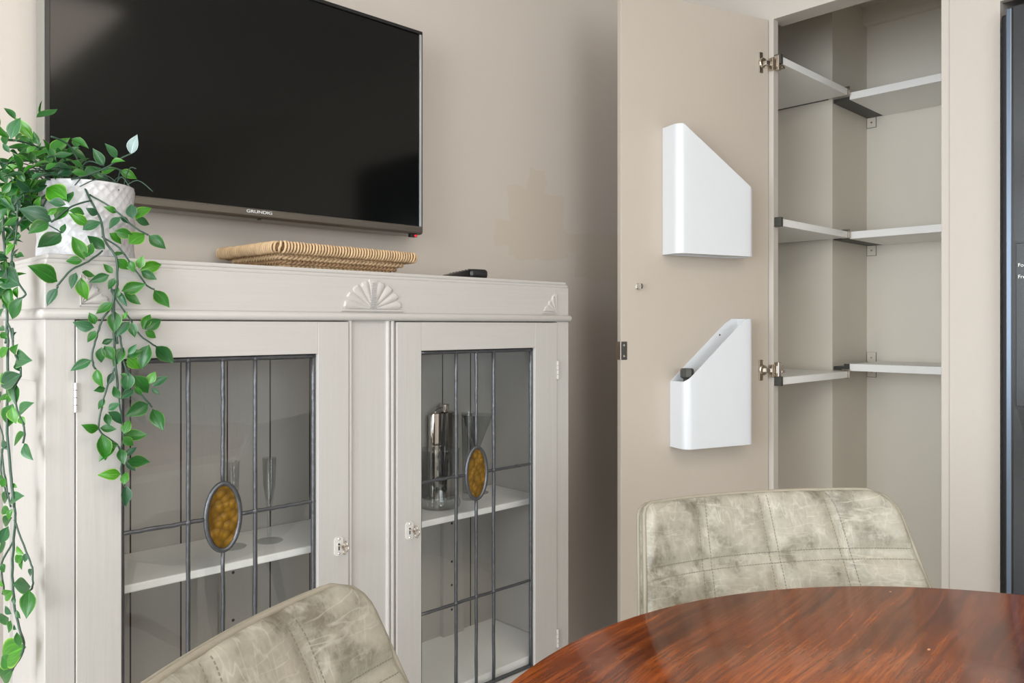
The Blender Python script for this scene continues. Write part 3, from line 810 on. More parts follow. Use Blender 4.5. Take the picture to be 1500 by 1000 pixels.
GZ1, GZM, GZL, GZ0 = 1.092, .784, .476, .245
DZ0, DZ1 = .170, 1.1585
def arc_cell(x0, x1, z0, z1, cx, cz, a, b, qx, qz):
    """rectangle with the corner next to the oval cut by a quarter ellipse"""
    pts = []
    far_x = x0 if qx < 0 else x1
    far_z = z0 if qz < 0 else z1
    # start at far corner, go along x side to ellipse
    pts.append((far_x, far_z)); pts.append((far_x, cz))
    for i in range(11):
        t = i / 10 * PI / 2
        pts.append((cx + qx * a * math.cos(t), cz + qz * b * math.sin(t)))
    pts.append((cx, far_z))
    return pts
def leaded_door(dx0, dx1, ox0, ox1, bars, hinge_x, lock_x, lock_z, key_turn):
    Y0, Y1 = CY0 - .002, CY0 + .020
    st = obj('leaded_door', bx(dx0, ox0, Y0, Y1, DZ0, DZ1, bev=.0015), M_cab, cb)
    # the frame: second stile and rails in the same part as sub-parts
    obj('stile', bx(ox1, dx1, Y0, Y1, DZ0, DZ1, bev=.0015), M_cab, st)
    obj('rail', bx(ox0, ox1, Y0 + .0003, Y1, GZ1, DZ1, bev=.0008), M_cabh, st)
    obj('rail', bx(ox0, ox1, Y0 + .0003, Y1, DZ0, GZ0, bev=.0008), M_cabh, st)
    GY = CY0 + .010
    # lead cames
    def came(p, q, r=.0036, wob=0.0006):
        p, q = Vector(p), Vector(q)
        n = 14
        pts = []
        for i in range(n + 1):
            c = p.lerp(q, i / n)
            off = Vector((random.uniform(-wob, wob), 0, random.uniform(-wob, wob))) if 0 < i < n else Vector()
            pts.append(c + off)
        bm = bmesh.new(); tube(bm, pts, [r * random.uniform(.93, 1.07) for _ in pts], 8)
        obj('lead_came', bm, M_lead, st, smooth=True)
    b0, b1, b2 = bars
    ry = GY
    for x in (b0, b2): came((x, ry, GZ0), (x, ry, GZ1), .0044)
    oa, ob = .0335, .064
    came((b1, ry, GZM + ob), (b1, ry, GZ1), .0040); came((b1, ry, GZ0), (b1, ry, GZM - ob), .0040)
    came((ox0, ry, GZM), (b1 - oa, ry, GZM), .0040); came((b1 + oa, ry, GZM), (ox1, ry, GZM), .0040)
    came((ox0, ry, GZL), (ox1, ry, GZL), .0040)
    for (p, q) in (((ox0 + .003, ry, GZ0), (ox0 + .003, ry, GZ1)), ((ox1 - .004, ry, GZ0), (ox1 - .004, ry, GZ1)), ((ox0, ry, GZ1 - .005), (ox1, ry, GZ1 - .005)), ((ox0, ry, GZ0 + .004), (ox1, ry, GZ0 + .004))):
        came(p, q, .0052, .0002)
    bm = bmesh.new()
    tube(bm, [(b1 + oa * math.cos(2 * PI * i / 40), ry - .001, GZM + ob * math.sin(2 * PI * i / 40)) for i in range(40)], .0048, 10, closed=True)
    obj('oval_came', bm, M_lead, st, smooth=True)
    # solder blobs
    for x in (b0, b1, b2):
        for z in (GZM, GZL, GZ1 - .006):
            if x == b1 and z == GZM: continue
            bm = bmesh.new(); bmesh.ops.create_icosphere(bm, subdivisions=2, radius=.0062)
            bm.transform(Matrix.Translation((x, ry - .001, z)) @ Matrix.Diagonal((1, .7, 1, 1)))
            obj('solder_joint', bm, M_lead, st, smooth=True)
    # amber oval
    bm = bmesh.new()
    prism(bm, [(b1 + (oa - .001) * math.cos(2 * PI * i / 40), GZM + (ob - .001) * math.sin(2 * PI * i / 40)) for i in range(40)], GY - .0015, GY + .0015, lambda u, v, d: Vector((u, d, v)))
    obj('amber_pane', bm, M_amber, st)
    # clear panes
    f3 = lambda u, v, d: Vector((u, d, v))
    xs = [ox0, b0, b1, b2, ox1]; zs = [GZ0, GZL, GZM, GZ1]
    for i in range(4):
        for j in range(3):
            x0_, x1_, z0_, z1_ = xs[i], xs[i + 1], zs[j], zs[j + 1]
            if i in (1, 2) and j in (1, 2):
                poly = arc_cell(x0_, x1_, z0_, z1_, b1, GZM, oa, ob, -1 if i == 1 else 1, -1 if j == 1 else 1)
            else: poly = [(x0_, z0_), (x1_, z0_), (x1_, z1_), (x0_, z1_)]
            bm = bmesh.new()
            vs = [bm.verts.new(f3(u, v, GY + .0004)) for u, v in poly]
            bm.faces.new(vs)
            t1, t2 = random.uniform(-.004, .004), random.uniform(-.004, .004)
            for v in bm.verts: v.co.y += (v.co.x - x0_) * t1 + (v.co.z - z0_) * t2
            obj('glass_pane', bm, M_glass, st)
    # hinges
    for z in (1.03, .30):
        h = bmesh.new()
        for k_ in range(4):
            lathe(h, [(.0001, 0), (.0036, 0.0005), (.0036, .0115), (.0001, .012)], (hinge_x, CY0 - .004, z - .025 + k_ * .0125), 10)
        obj('butt_hinge', h, M_chrome if hinge_x < 1 else M_cab, st)
    # escutcheon, key
    bm = bmesh.new()
    ox = lambda w_, h_, c_: [(-w_, -h_ + c_), (-w_ + c_, -h_), (w_ - c_, -h_), (w_, -h_ + c_), (w_, h_ - c_), (w_ - c_, h_), (-w_ + c_, h_), (-w_, h_ - c_)]
    prism(bm, [(lock_x + u, lock_z + v) for u, v in ox(.0105, .0195, .004)], Y0 - .0018, Y0 + .0002, f3)
    es = obj('escutcheon', bm, M_esc, st)
    bm = bmesh.new()
    prism(bm, [(lock_x + .0022 * math.cos(t * PI / 6), lock_z + .004 + .0026 * math.sin(t * PI / 6)) for t in range(12)], Y0 - .0024, Y0 - .0019, f3)
    box(bm, lock_x - .0013, lock_x + .0013, Y0 - .0024, Y0 - .0019, lock_z - .008, lock_z + .003)
    obj('keyhole', bm, M_gap, es)
    for dz in (-.0155, .0155):
        bm = bmesh.new(); bmesh.ops.create_icosphere(bm, subdivisions=2, radius=.0028)
        bm.transform(Matrix.Translation((lock_x, Y0 - .002, lock_z + dz)))
        obj('rivet', bm, M_chrome, es, smooth=True)
    bm = bmesh.new()
    KM = Matrix.Translation((lock_x, Y0 - .002, lock_z + .002)) @ Matrix.Rotation(key_turn, 4, 'Y')
    tube(bm, [KM @ Vector((0, 0.004, 0)), KM @ Vector((0, -.016, 0))], .0019, 8)
    tube(bm, [KM @ Vector((0, -.0145, 0)), KM @ Vector((0, -.0165, 0))], .0034, 8)
    for (cy_, cz_) in ((-.024, .0075), (-.024, -.0075), (-.031, 0)):
        tube(bm, [KM @ Vector((0, cy_ + .0058 * math.cos(2 * PI * i / 16), cz_ + .0058 * math.sin(2 * PI * i / 16))) for i in range(16)], .0014, 6, closed=True)
    obj('key', bm, M_nickel, es, smooth=40)
leaded_door(.3825, .9115, .4543, .8369, (.574, .640, .705), .3815, .886, .682, .15)
leaded_door(1.0365, 1.5665, 1.106, 1.4806, (1.2195, 1.2845, 1.343), 1.567, 1.071, .682, -.1)

# ------------------------------------------------------------------ things in the cabinet (shelf top z = .672)
SZ = .6725
def glass_thing(name, prof, loc, label, cat, group=None, n=40):
    bm = bmesh.new(); lathe(bm, prof, (0, 0, 0), n, closed=True)
    o = obj(name, bm, M_dglass, smooth=40); o.location = loc
    return tag(o, label, cat, group)
martini = [(.0005, 0), (.032, 0), (.033, .0015), (.006, .004), (.0032, .010), (.003, .118), (.006, .124), (.044, .222), (.0455, .224), (.045, .2215), (.006, .1275), (.0005, .127)]
glass_thing('cocktail_glass', martini, (1.480, 1.690, SZ), 'cone-shaped cocktail glass behind the right door, right of the steel flask', 'glass', 'cocktail glasses in the cabinet')
martini2 = [(r_, z_ * 1.30) for r_, z_ in martini]
glass_thing('cocktail_glass', martini2, (1.232, 1.700, SZ), 'taller cone-shaped cocktail glass, only its rim showing left of the steel flask', 'glass', 'cocktail glasses in the cabinet')
hb = [(.0005, 0), (.019, 0), (.021, .003), (.0205, .03), (.0225, .236), (.023, .239), (.0215, .239), (.019, .03), (.017, .018), (.0005, .016)]
glass_thing('highball_glass', hb, (1.409, 1.640, SZ), 'tall narrow clear glass between the steel flask and the cocktail glass', 'glass')
bowl = [(.0005, 0), (.048, 0), (.055, .004), (.057, .012), (.055, .020), (.052, .026), (.054, .150), (.0555, .153), (.053, .153), (.050, .030), (.046, .026), (.0005, .024)]
glass_thing('glass_vase', bowl, (1.292, 1.628, SZ), 'round clear glass vase with thick base in front of the steel flask', 'vase')
for nm, x_, h_, lab in (('glass_stirrer', 1.287, .20, 'leftmost'), ('glass_stirrer', 1.312, .17, 'rightmost')):
    bm = bmesh.new(); tube(bm, [(x_, 1.628, SZ + .034), (x_ + .012, 1.632, SZ + h_)], .0042, 10)
    for q in range(5):
        bmesh.ops.create_icosphere(bm, subdivisions=2, radius=.0075, matrix=Matrix.Translation((x_ + .012 * q / 5, 1.629, SZ + .045 + q * h_ / 7)))
    tag(obj(nm, bm, M_dglass, smooth=True), lab + ' beaded glass stirrer standing in the clear glass vase', 'stirrer', 'glass stirrers in the vase')
fl = empty('hip_flask', (1.380, 1.718, SZ), 0, 'polished steel hip flask standing behind the glasses', 'flask')
bm = bmesh.new()
poly = [(.050 * math.cos(t), .014 * math.sin(t)) for t in [2 * PI * i / 40 for i in range(40)]]
rings = []
for (sx, z) in ((.92, 0), (1, .008), (1, .228), (.965, .234), (.55, .238)):
    rings.append([bm.verts.new((math.copysign(abs(x / .05) ** .55, x) * .050 * sx, math.copysign(abs(y / .014) ** .75, y) * .014 * sx, z)) for x, y in poly])
for a, b in zip(rings, rings[1:]):
    for j in range(40): bm.faces.new((a[j], a[(j + 1) % 40], b[(j + 1) % 40], b[j]))
bm.faces.new(rings[0]); bm.faces.new(rings[-1])
obj('flask_body', bm, M_steel, fl, smooth=40, local=True)
bm = bmesh.new(); lathe(bm, [(.008, .236), (.008, .243), (.013, .244), (.013, .257), (.011, .259), (.0001, .259)], (.004, 0, 0), 20)
obj('flask_cap', bm, M_steel, fl, smooth=40, local=True)
bm = bmesh.new(); tube(bm, spline([(-.034, -.004, .236), (-.028, -.004, .246), (-.012, -.004, .249), (0, -.004, .249)], 4), .0014, 6)
obj('cap_arm', bm, M_steel, fl, local=True)
# two stemmed glasses behind the left door
wine = [(.0005, 0), (.028, 0), (.029, .0015), (.005, .005), (.0042, .012), (.0050, .070), (.0075, .085), (.0130, .125), (.0150, .185), (.0142, .185), (.0122, .125), (.006, .092), (.0005, .090)]
glass_thing('wine_glass', wine, (.735, 1.64, SZ), 'slim stemmed glass behind the left door, nearer the amber oval', 'glass', 'stemmed glasses behind the left door')
glass_thing('wine_glass', wine, (.815, 1.63, SZ), 'slim stemmed glass behind the left door, nearer its keyhole side', 'glass', 'stemmed glasses behind the left door')

# ------------------------------------------------------------------ seagrass tray
TRX, TRY, TRA = .765, 1.497, math.radians(4)
tray = empty('seagrass_tray', (TRX, TRY, CTOP + .0005), TRA, 'woven seagrass tray lying on top of the white cabinet', 'tray')
TL, TW = .385, .262
def rrect(x0, x1, y0, y1, r, n_edge=40, n_c=6):
    pts = []
    for (cx, cy, a0) in ((x1 - r, y0 + r, -PI / 2), (x1 - r, y1 - r, 0), (x0 + r, y1 - r, PI / 2), (x0 + r, y0 + r, PI)):
        for i in range(n_c + 1):
            a = a0 + PI / 2 * i / n_c
            pts.append(Vector((cx + r * math.cos(a), cy + r * math.sin(a), 0)))
    out = []
    for i in range(len(pts)):
        p, q = pts[i], pts[(i + 1) % len(pts)]
        d = (q - p).length
        m = max(1, int(d / .004))
        for j in range(m): out.append(p.lerp(q, j / m))
    return out
def twisted(bm, path, z, R, r, turns_per_m, phase=0, seg=5, sz=1.0, sub=1):
    # helix strand round a closed path
    L = 0; N = len(path)
    pts = []
    lens = [(path[(i + 1) % N] - path[i]).length for i in range(N)]
    tot = sum(lens)
    turns = max(1, round(tot * turns_per_m))
    steps = int(turns * 8 * sub)
    cum = [0]
    for l_ in lens: cum.append(cum[-1] + l_)
    idx = 0
    for s in range(steps):
        d = tot * s / steps
        while idx < N - 1 and cum[idx + 1] < d: idx += 1
        t = (d - cum[idx]) / max(lens[idx], 1e-9)
        p, q = path[idx], path[(idx + 1) % N]
        c = p.lerp(q, t)
        tan = (q - p).normalized(); nrm = Vector((tan.y, -tan.x, 0))
        a = 2 * PI * turns * s / steps + phase
        jit = 1 + .12 * noise.noise(Vector((c.x * 90, c.y * 90, z * 50 + phase)))
        pts.append(Vector((c.x, c.y, z)) + nrm * math.cos(a) * R * jit + Vector((0, 0, 1)) * math.sin(a) * R * sz * jit)
    tube(bm, pts, r, seg, closed=True)
for i in range(4):
    ins = .048 - i * .011
    z = .006 + i * .0092
    path = rrect(ins, TL - ins, ins, TW - ins, .015)
    bm = bmesh.new()
    for ph in (0, PI): twisted(bm, path, z, .0028, .0030, 45, ph + i)
    obj('woven_row', bm, M_sea2 if i % 2 else M_sea, tray, smooth=True, local=True)
path = rrect(.006, TL - .006, .006, TW - .006, .012)
bm = bmesh.new()
twisted(bm, path, .043, .0078, .0027, 132, 0, seg=6, sz=1.38, sub=1.6)
obj('wrapped_rim', bm, M_sea, tray, smooth=True, local=True)
bm = bmesh.new()
tube(bm, [p + Vector((0, 0, .043)) for p in path], .0056, 8, closed=True, ry=1.45)
obj('rim_core', bm, M_sea3, tray, smooth=True, local=True)
obj('tray_base', bx(.048, TL - .048, .048, TW - .048, .001, .006), M_sea2, tray, local=True)

# ------------------------------------------------------------------ remote control
rc = empty('remote_control', (1.335, 1.515, CTOP + .0005), math.radians(-13), 'black remote control lying near the right end of the cabinet top', 'remote')
bm = bmesh.new(); box(bm, -.027, .027, 0, .175, 0, .026, bev=.009, seg=4)
for v in bm.verts: v.co.z = v.co.z * (1 - .25 * v.co.y / .175)
obj('remote_body', bm, M_black, rc, smooth=40, local=True)
bm = bmesh.new()
for i in range(3):
    for j in range(7):
        lathe(bm, [(.0001, 0), (.004, 0), (.0035, .0015), (.0001, .002)], (-.014 + i * .014, .03 + j * .018, .0265 - .0065 * (.03 + j * .018) / .175), 10)
tag(obj('remote_buttons', bm, M_darkcap, rc, local=True), kind='stuff')

# ------------------------------------------------------------------ potted trailing plant
PX, PY, PR, PH = .430, 1.575, .0805, .134
plant = empty('potted_trailing_plant', (PX, PY, CTOP + .0005), 0, 'trailing artificial ivy-like plant in a white diamond-textured pot', 'plant')
bm = bmesh.new()
NA, NZ = 168, 44
rings = []
for j in range(NZ + 1):
    z = PH * j / NZ
    ring = []
    for i in range(NA):
        a = 2 * PI * i / NA
        u = a / (2 * PI) * 28; v = z / PH * 7.0
        d1 = abs(((u + v) % 1) - .5) * 2; d2 = abs(((u - v) % 1) - .5) * 2
        rid = max(0, 1 - min(1 - d1, 1 - d2) / .22)
        r = PR - .0034 + .0038 * rid
        if j < 2 or j > NZ - 2: r = PR - .0012
        if j == 0: r = PR - .004
        ring.append(bm.verts.new((r * math.cos(a), r * math.sin(a), z)))
    rings.append(ring)
for (r, z) in ((PR - .003, PH + .001), (PR - .006, PH), (PR - .008, PH - .02), (PR - .009, .01)):
    rings.append([bm.verts.new((r * math.cos(2 * PI * i / NA), r * math.sin(2 * PI * i / NA), z)) for i in range(NA)])
for a, b in zip(rings, rings[1:]):
    for j in range(NA): bm.faces.new((a[j], a[(j + 1) % NA], b[(j + 1) % NA], b[j]))
bm.faces.new(rings[0]); bm.faces.new(rings[-1])
obj('pot', bm, M_pot, plant, smooth=60, local=True)
bm = bmesh.new(); lathe(bm, [(.0001, .012), (PR - .0095, .012), (PR - .0085, PH - .022), (PR * .6, PH - .010), (.0001, PH - .004)], (0, 0, 0), 32)
obj('moss_filling', bm, M_soil, plant, smooth=True, local=True)

# leaf meshes: length 1 along +Y, normal +Z, folded along the midrib
def leaf_mesh(wd, fold, curl, mat, twist=0):
    bm = bmesh.new(); uvl = bm.loops.layers.uv.new('UVMap')
    prof = [(0, .03), (.06, .20), (.16, .62), (.30, .95), (.42, 1.0), (.55, .92), (.68, .72), (.80, .46), (.90, .22), (.96, .09), (1, .0)]
    rows = []
    for v, ww in prof:
        row = []
        for u in (-1, -.55, 0, .55, 1):
            x = u * ww * wd / 2
            z = fold * abs(x) * 1.0 + curl * (v - .45) ** 2 - .02 * ww * (1 - abs(u)) + twist * x * (v - .3)
            row.append((bm.verts.new((x, v, z)), (u + 1) / 2, v))
        rows.append(row)
    for a, b in zip(rows, rows[1:]):
        for i in range(4):
            q = (a[i], a[i + 1], b[i + 1], b[i])
            if len({tuple(round(c, 6) for c in x[0].co) for x in q}) < 3: continue
            try: f = bm.faces.new([x[0] for x in q])
            except ValueError: continue
            for lp, x in zip(f.loops, q): lp[uvl].uv = (x[1], x[2])
    me = bpy.data.meshes.new('leaf'); bm.to_mesh(me); bm.free()
    for p in me.polygons: p.use_smooth = True
    me.materials.append(mat)
    return me
LM = [leaf_mesh(.50, .35, -.35, M_leaf, .3), leaf_mesh(.44, .45, -.5, M_leaf2, -.3), leaf_mesh(.56, .25, -.3, M_leaf2, .2), leaf_mesh(.46, .4, .3, M_leaf, -.4), leaf_mesh(.40, .5, -.2, M_leaf3, .2), leaf_mesh(.52, .3, -.4, M_leaf3, 0)]
LMP = leaf_mesh(.52, .3, -.3, M_leafpale)
def put_leaf(parent, base, tip, me=None, face=None, wide=1.0, rnd=.55):
    y = (tip - base); L = y.length; y.normalize()
    f = Vector(face if face else (-.45, -.85, .25)) + Vector([random.uniform(-rnd, rnd) for _ in range(3)])
    z = f - y * f.dot(y)
    if z.length < .05: z = y.orthogonal()
    z.normalize(); x = y.cross(z)
    Mx = Matrix((x * L * wide, y * L, z * L)).transposed().to_4x4(); Mx.translation = base
    o = bpy.data.objects.new('leaf', me or random.choice(LM))
    COL.objects.link(o); o.parent = parent
    o.matrix_basis = wm(parent).inverted() @ Mx
    return o
def vine(pts, r=.0016):
    bm = bmesh.new(); P = spline(pts, 5)
    P = [p + Vector((random.uniform(-1, 1), random.uniform(-1, 1), 0)) * .0007 for p in P]
    tube(bm, P, r, 6)
    return obj('vine', bm, M_vine, plant, smooth=True)
def nearest(vines, p):
    best, bo = 1e9, None
    for o, P in vines:
        for q in P:
            d = (q - p).length
            if d < best: best, bo, bq = d, o, q
    return bo, bq, best
def k1(x, y): return (x / 2.857, 150 + y / 2.857)
def k6(x, y): return (90 + x / 3.125, 430 + y / 3.125)
def kA(x, y): return (x / 6.25, 340 + y / 6.25)
def kB(x, y): return (x / 3.846, 480 + y / 3.846)
def kC(x, y): return (x / 3.846, 740 + y / 3.846)
# how far in front (world Y) the front cascade hangs, by height in the picture
def fy(py):
    if py < 265: return 1.53
    if py < 300: return 1.53 - (py - 265) / 35 * .065
    if py < 380: return 1.465 - (py - 300) / 80 * .030
    return 1.435
def FP(p, dy=0): return at(p[0], p[1], Y=fy(p[1]) + dy)
def SP(p, dx=0):                       # side cascade hangs beside the left flank of the cabinet
    return at(p[0], p[1], Y=1.53 - p[0] * .0018 + dx)
VF = []
def addv(pl, fn, kk, store, r=.0016, rev=0):
    P = [fn(kk(*q), 0) for q in pl]
    o = vine(P, r); store.append((o, spline(P, 5)))
root_f = [(300, 300)]
addv([(300, 322), (330, 312), (375, 400), (420, 490), (440, 580), (485, 650), (490, 760), (470, 850), (488, 950), (490, 1010)], FP, k1, VF, .0020)
addv([(375, 385), (480, 450), (560, 520), (622, 555)], FP, k1, VF)
addv([(425, 560), (500, 610), (560, 690), (610, 760), (645, 782)], FP, k1, VF)
addv([(430, 620), (370, 665), (300, 700), (245, 760), (240, 775)], FP, k1, VF)
addv([(380, 410), (300, 435), (230, 490), (215, 500)], FP, k1, VF)
addv([(200, 510), (260, 545)], FP, k1, VF, .0013)
addv([(240, -20), (240, 180), (250, 350), (262, 480)], FP, k6, VF, .0020)
addv([(225, -30), (240, 10), (310, 110), (360, 190), (430, 240)], FP, k6, VF)
addv([(232, 60), (190, 115), (160, 200), (140, 290), (155, 345)], FP, k6, VF)
addv([(245, 340), (205, 440), (180, 540), (170, 600), (185, 640), (265, 705), (275, 820), (290, 880)], FP, k6, VF)
addv([(262, 470), (275, 560), (285, 650), (272, 720)], FP, k6, VF, .0014)
addv([(240, 180), (270, 200), (290, 330), (350, 440), (400, 500), (415, 520)], FP, k6, VF)
addv([(300, 322), (380, 300), (450, 270), (495, 240), (545, 215)], lambda p, d: at(p[0], p[1], Y=1.50), k1, VF)
addv([(330, 312), (400, 290), (470, 275), (510, 285)], lambda p, d: at(p[0], p[1], Y=1.50), k1, VF, .0013)
LF1 = [((490, 235), (440, 170)), ((435, 265), (388, 190)), ((500, 285), (575, 318)), ((455, 335), (400, 295)), ((275, 405), (188, 350)), ((285, 415), (295, 368)),
 ((275, 425), (198, 412)), ((218, 495), (78, 442)), ((230, 490), (290, 430)), ((205, 500), (118, 545)), ((255, 550), (155, 615)), ((368, 512), (288, 462)), ((355, 465), (290, 450)),
 ((345, 530), (425, 495)), ((440, 612), (365, 555)), ((355, 655), (303, 555)), ((362, 652), (388, 590)), ((345, 662), (275, 662)), ((245, 747), (122, 678)), ((240, 775), (195, 852)),
 ((335, 735), (362, 832)), ((318, 710), (297, 780)), ((458, 722), (372, 752)), ((340, 712), (395, 728)), ((410, 470), (360, 442)), ((490, 460), (435, 434)), ((502, 478), (455, 528)), ((502, 478), (545, 508)),
 ((555, 485), (546, 420)), ((566, 485), (633, 430)), ((570, 490), (630, 510)), ((482, 538), (562, 560)), ((540, 588), (608, 545)), ((460, 545), (512, 592)), ((622, 555), (695, 612)), ((480, 640), (525, 625)),
 ((490, 655), (540, 700)), ((472, 715), (430, 675)), ((540, 660), (562, 712)), ((580, 695), (597, 640)), ((590, 700), (682, 675)), ((590, 706), (657, 742)), ((508, 790), (610, 760)), ((515, 795), (586, 848)), ((500, 792), (530, 855)),
 ((645, 782), (710, 855)), ((470, 838), (402, 888)), ((480, 735), (455, 785)), ((200, 470), (240, 440)), ((262, 545), (270, 505))]
LF6 = [((150, 157), (50, 133)), ((155, 140), (128, 85)), ((157, 170), (120, 226)), ((245, 80), (240, 180)), ((312, 125), (250, 198)), ((285, 118), (300, 80)), ((320, 130), (336, 200)), ((372, 160), (408, 90)), ((382, 162), (460, 115)), ((384, 172), (436, 202)),
 ((430, 238), (512, 316)), ((398, 232), (362, 346)), ((185, 230), (238, 208)), ((197, 238), (242, 306)), ((182, 246), (180, 318)), ((284, 245), (236, 332)), ((305, 278), (346, 230)), ((300, 288), (372, 258)), ((302, 290), (362, 346)),
 ((138, 303), (40, 352)), ((157, 345), (185, 432)), ((202, 432), (150, 444)), ((197, 480), (170, 532)), ((213, 532), (268, 498)), ((216, 540), (288, 598)), ((203, 548), (222, 606)), ((172, 625), (95, 603)), ((176, 615), (252, 622)),
 ((308, 360), (296, 452)), ((340, 376), (402, 458)), ((400, 412), (430, 355)), ((415, 422), (492, 376)), ((412, 432), (450, 462)), ((400, 503), (294, 560)), ((418, 525), (468, 625)), ((302, 372), (268, 370)), ((330, 440), (268, 482)), ((346, 425), (362, 470)),
 ((186, 645), (206, 765)), ((212, 692), (262, 695)), ((245, 700), (165, 765)), ((285, 640), (312, 575)), ((285, 652), (392, 648)), ((282, 657), (332, 697)), ((290, 745), (346, 700)), ((298, 762), (402, 768)), ((296, 768), (340, 812)), ((268, 708), (288, 782)),
 ((275, 825), (168, 830)), ((285, 872), (298, 812)), ((298, 878), (295, 976)), ((250, 20), (262, -30)), ((240, 360), (210, 420)), ((262, 480), (240, 420))]
def add_leaves(lst, kk, fn, store, face=None, j=.010):
    for b, t in lst:
        d = random.uniform(-j, .002)
        B, T = fn(kk(*b), d), fn(kk(*t), d + random.uniform(-j, j) * .8)
        o, q, dist = nearest(store, B)
        put_leaf(o, B, T, face=face, wide=1.22, rnd=.34)
        
add_leaves(LF1, k1, FP, VF)
add_leaves(LF6, k6, FP, VF)
pl_ = put_leaf(VF[12][0], at(*k1(545, 217), Y=1.50), at(*k1(572, 132), Y=1.49), LMP)
pl_['label'] = 'silvery pale leaf'
# ---- side cascade
VS = []
addv([(160, -260), (150, 0), (120, 150), (110, 260), (160, 450), (235, 570), (140, 620)], SP, kA, VS)
addv([(20, -200), (40, 100), (65, 470), (60, 950), (50, 1010)], SP, kA, VS, .0022)
addv([(60, 820), (100, 900), (120, 1010)], SP, kA, VS)
addv([(40, 0), (45, 150), (40, 400), (42, 600), (65, 850), (82, 1010)], SP, kB, VS, .0022)
addv([(70, 0), (80, 130), (120, 250), (80, 350), (100, 470), (138, 560), (130, 650)], SP, kB, VS)
addv([(42, 660), (10, 700), (30, 850), (60, 1010)], SP, kB, VS)
addv([(5, 360), (-10, 500), (20, 640), (5, 800), (40, 960)], SP, kB, VS, .0013)
addv([(80, 0), (85, 100), (70, 350), (80, 550), (100, 660), (135, 800), (80, 905), (60, 930)], SP, kC, VS, .0020)
addv([(82, 80), (145, 260), (180, 350), (185, 455), (165, 480)], SP, kC, VS)
addv([(78, 200), (10, 330), (20, 460), (12, 500)], SP, kC, VS)
random.seed(5)
LA = [((112, 236), (165, 148)), ((128, 218), (210, 214)), ((162, 480), (0, 345)), ((190, 612), (92, 800)), ((75, 500), (95, 700)), ((150, 500), (150, 615)), ((60, 260), (-20, 180)), ((60, 440), (0, 480)), ((55, 420), (10, 520)), ((50, 120), (90, 60)), ((40, 900), (0, 860)), ((50, 940), (-10, 960)), ((100, 260), (140, 330)), ((60, 700), (20, 640)), ((110, 130), (60, 90)), ((50, 200), (0, 260)), ((150, 60), (190, 20)), ((30, 700), (0, 780))]
LB = [((78, 170), (162, 182)), ((68, 150), (92, 95)), ((85, 200), (115, 246)), ((112, 262), (-5, 335)), ((78, 300), (98, 440)), ((102, 480), (184, 420)), ((68, 430), (40, 560)), ((66, 445), (86, 540)), ((108, 500), (140, 545)), ((135, 592), (68, 665)), ((130, 650), (176, 748)), ((42, 110), (-5, 170)), ((50, 970), (125, 943)), ((40, 60), (0, 20)), ((60, 60), (90, 20)), ((40, 400), (0, 380)), ((35, 420), (75, 370)), ((38, 660), (0, 640)), ((30, 850), (5, 900)), ((20, 640), (45, 690)), ((35, 860), (-5, 830)), ((50, 930), (10, 990)), ((40, 320), (5, 250)), ((65, 880), (95, 900))]
LC = [((66, 20), (42, 88)), ((45, 120), (0, 220)), ((40, 205), (-5, 275)), ((130, 278), (85, 228)), ((126, 284), (80, 322)), ((148, 268), (138, 322)), ((125, 300), (116, 366)), ((184, 453), (86, 438)), ((168, 472), (154, 635)), ((65, 487), (8, 522)), ((74, 512), (88, 562)), ((62, 612), (24, 565)), ((58, 628), (-5, 640)), ((66, 645), (54, 716)), ((92, 590), (112, 640)), ((112, 792), (100, 708)), ((132, 800), (-8, 868)), ((78, 902), (0, 848)), ((68, 925), (-5, 990)), ((180, 360), (160, 400)), ((12, 330), (30, 380)), ((50, 40), (5, 10)), ((60, 70), (10, 110)), ((90, 700), (75, 670)), ((16, 460), (0, 420))]
side = (-.75, -.55, .25)
add_leaves(LA, kA, SP, VS, side, .012); add_leaves(LB, kB, SP, VS, side, .012); add_leaves(LC, kC, SP, VS, side, .012)
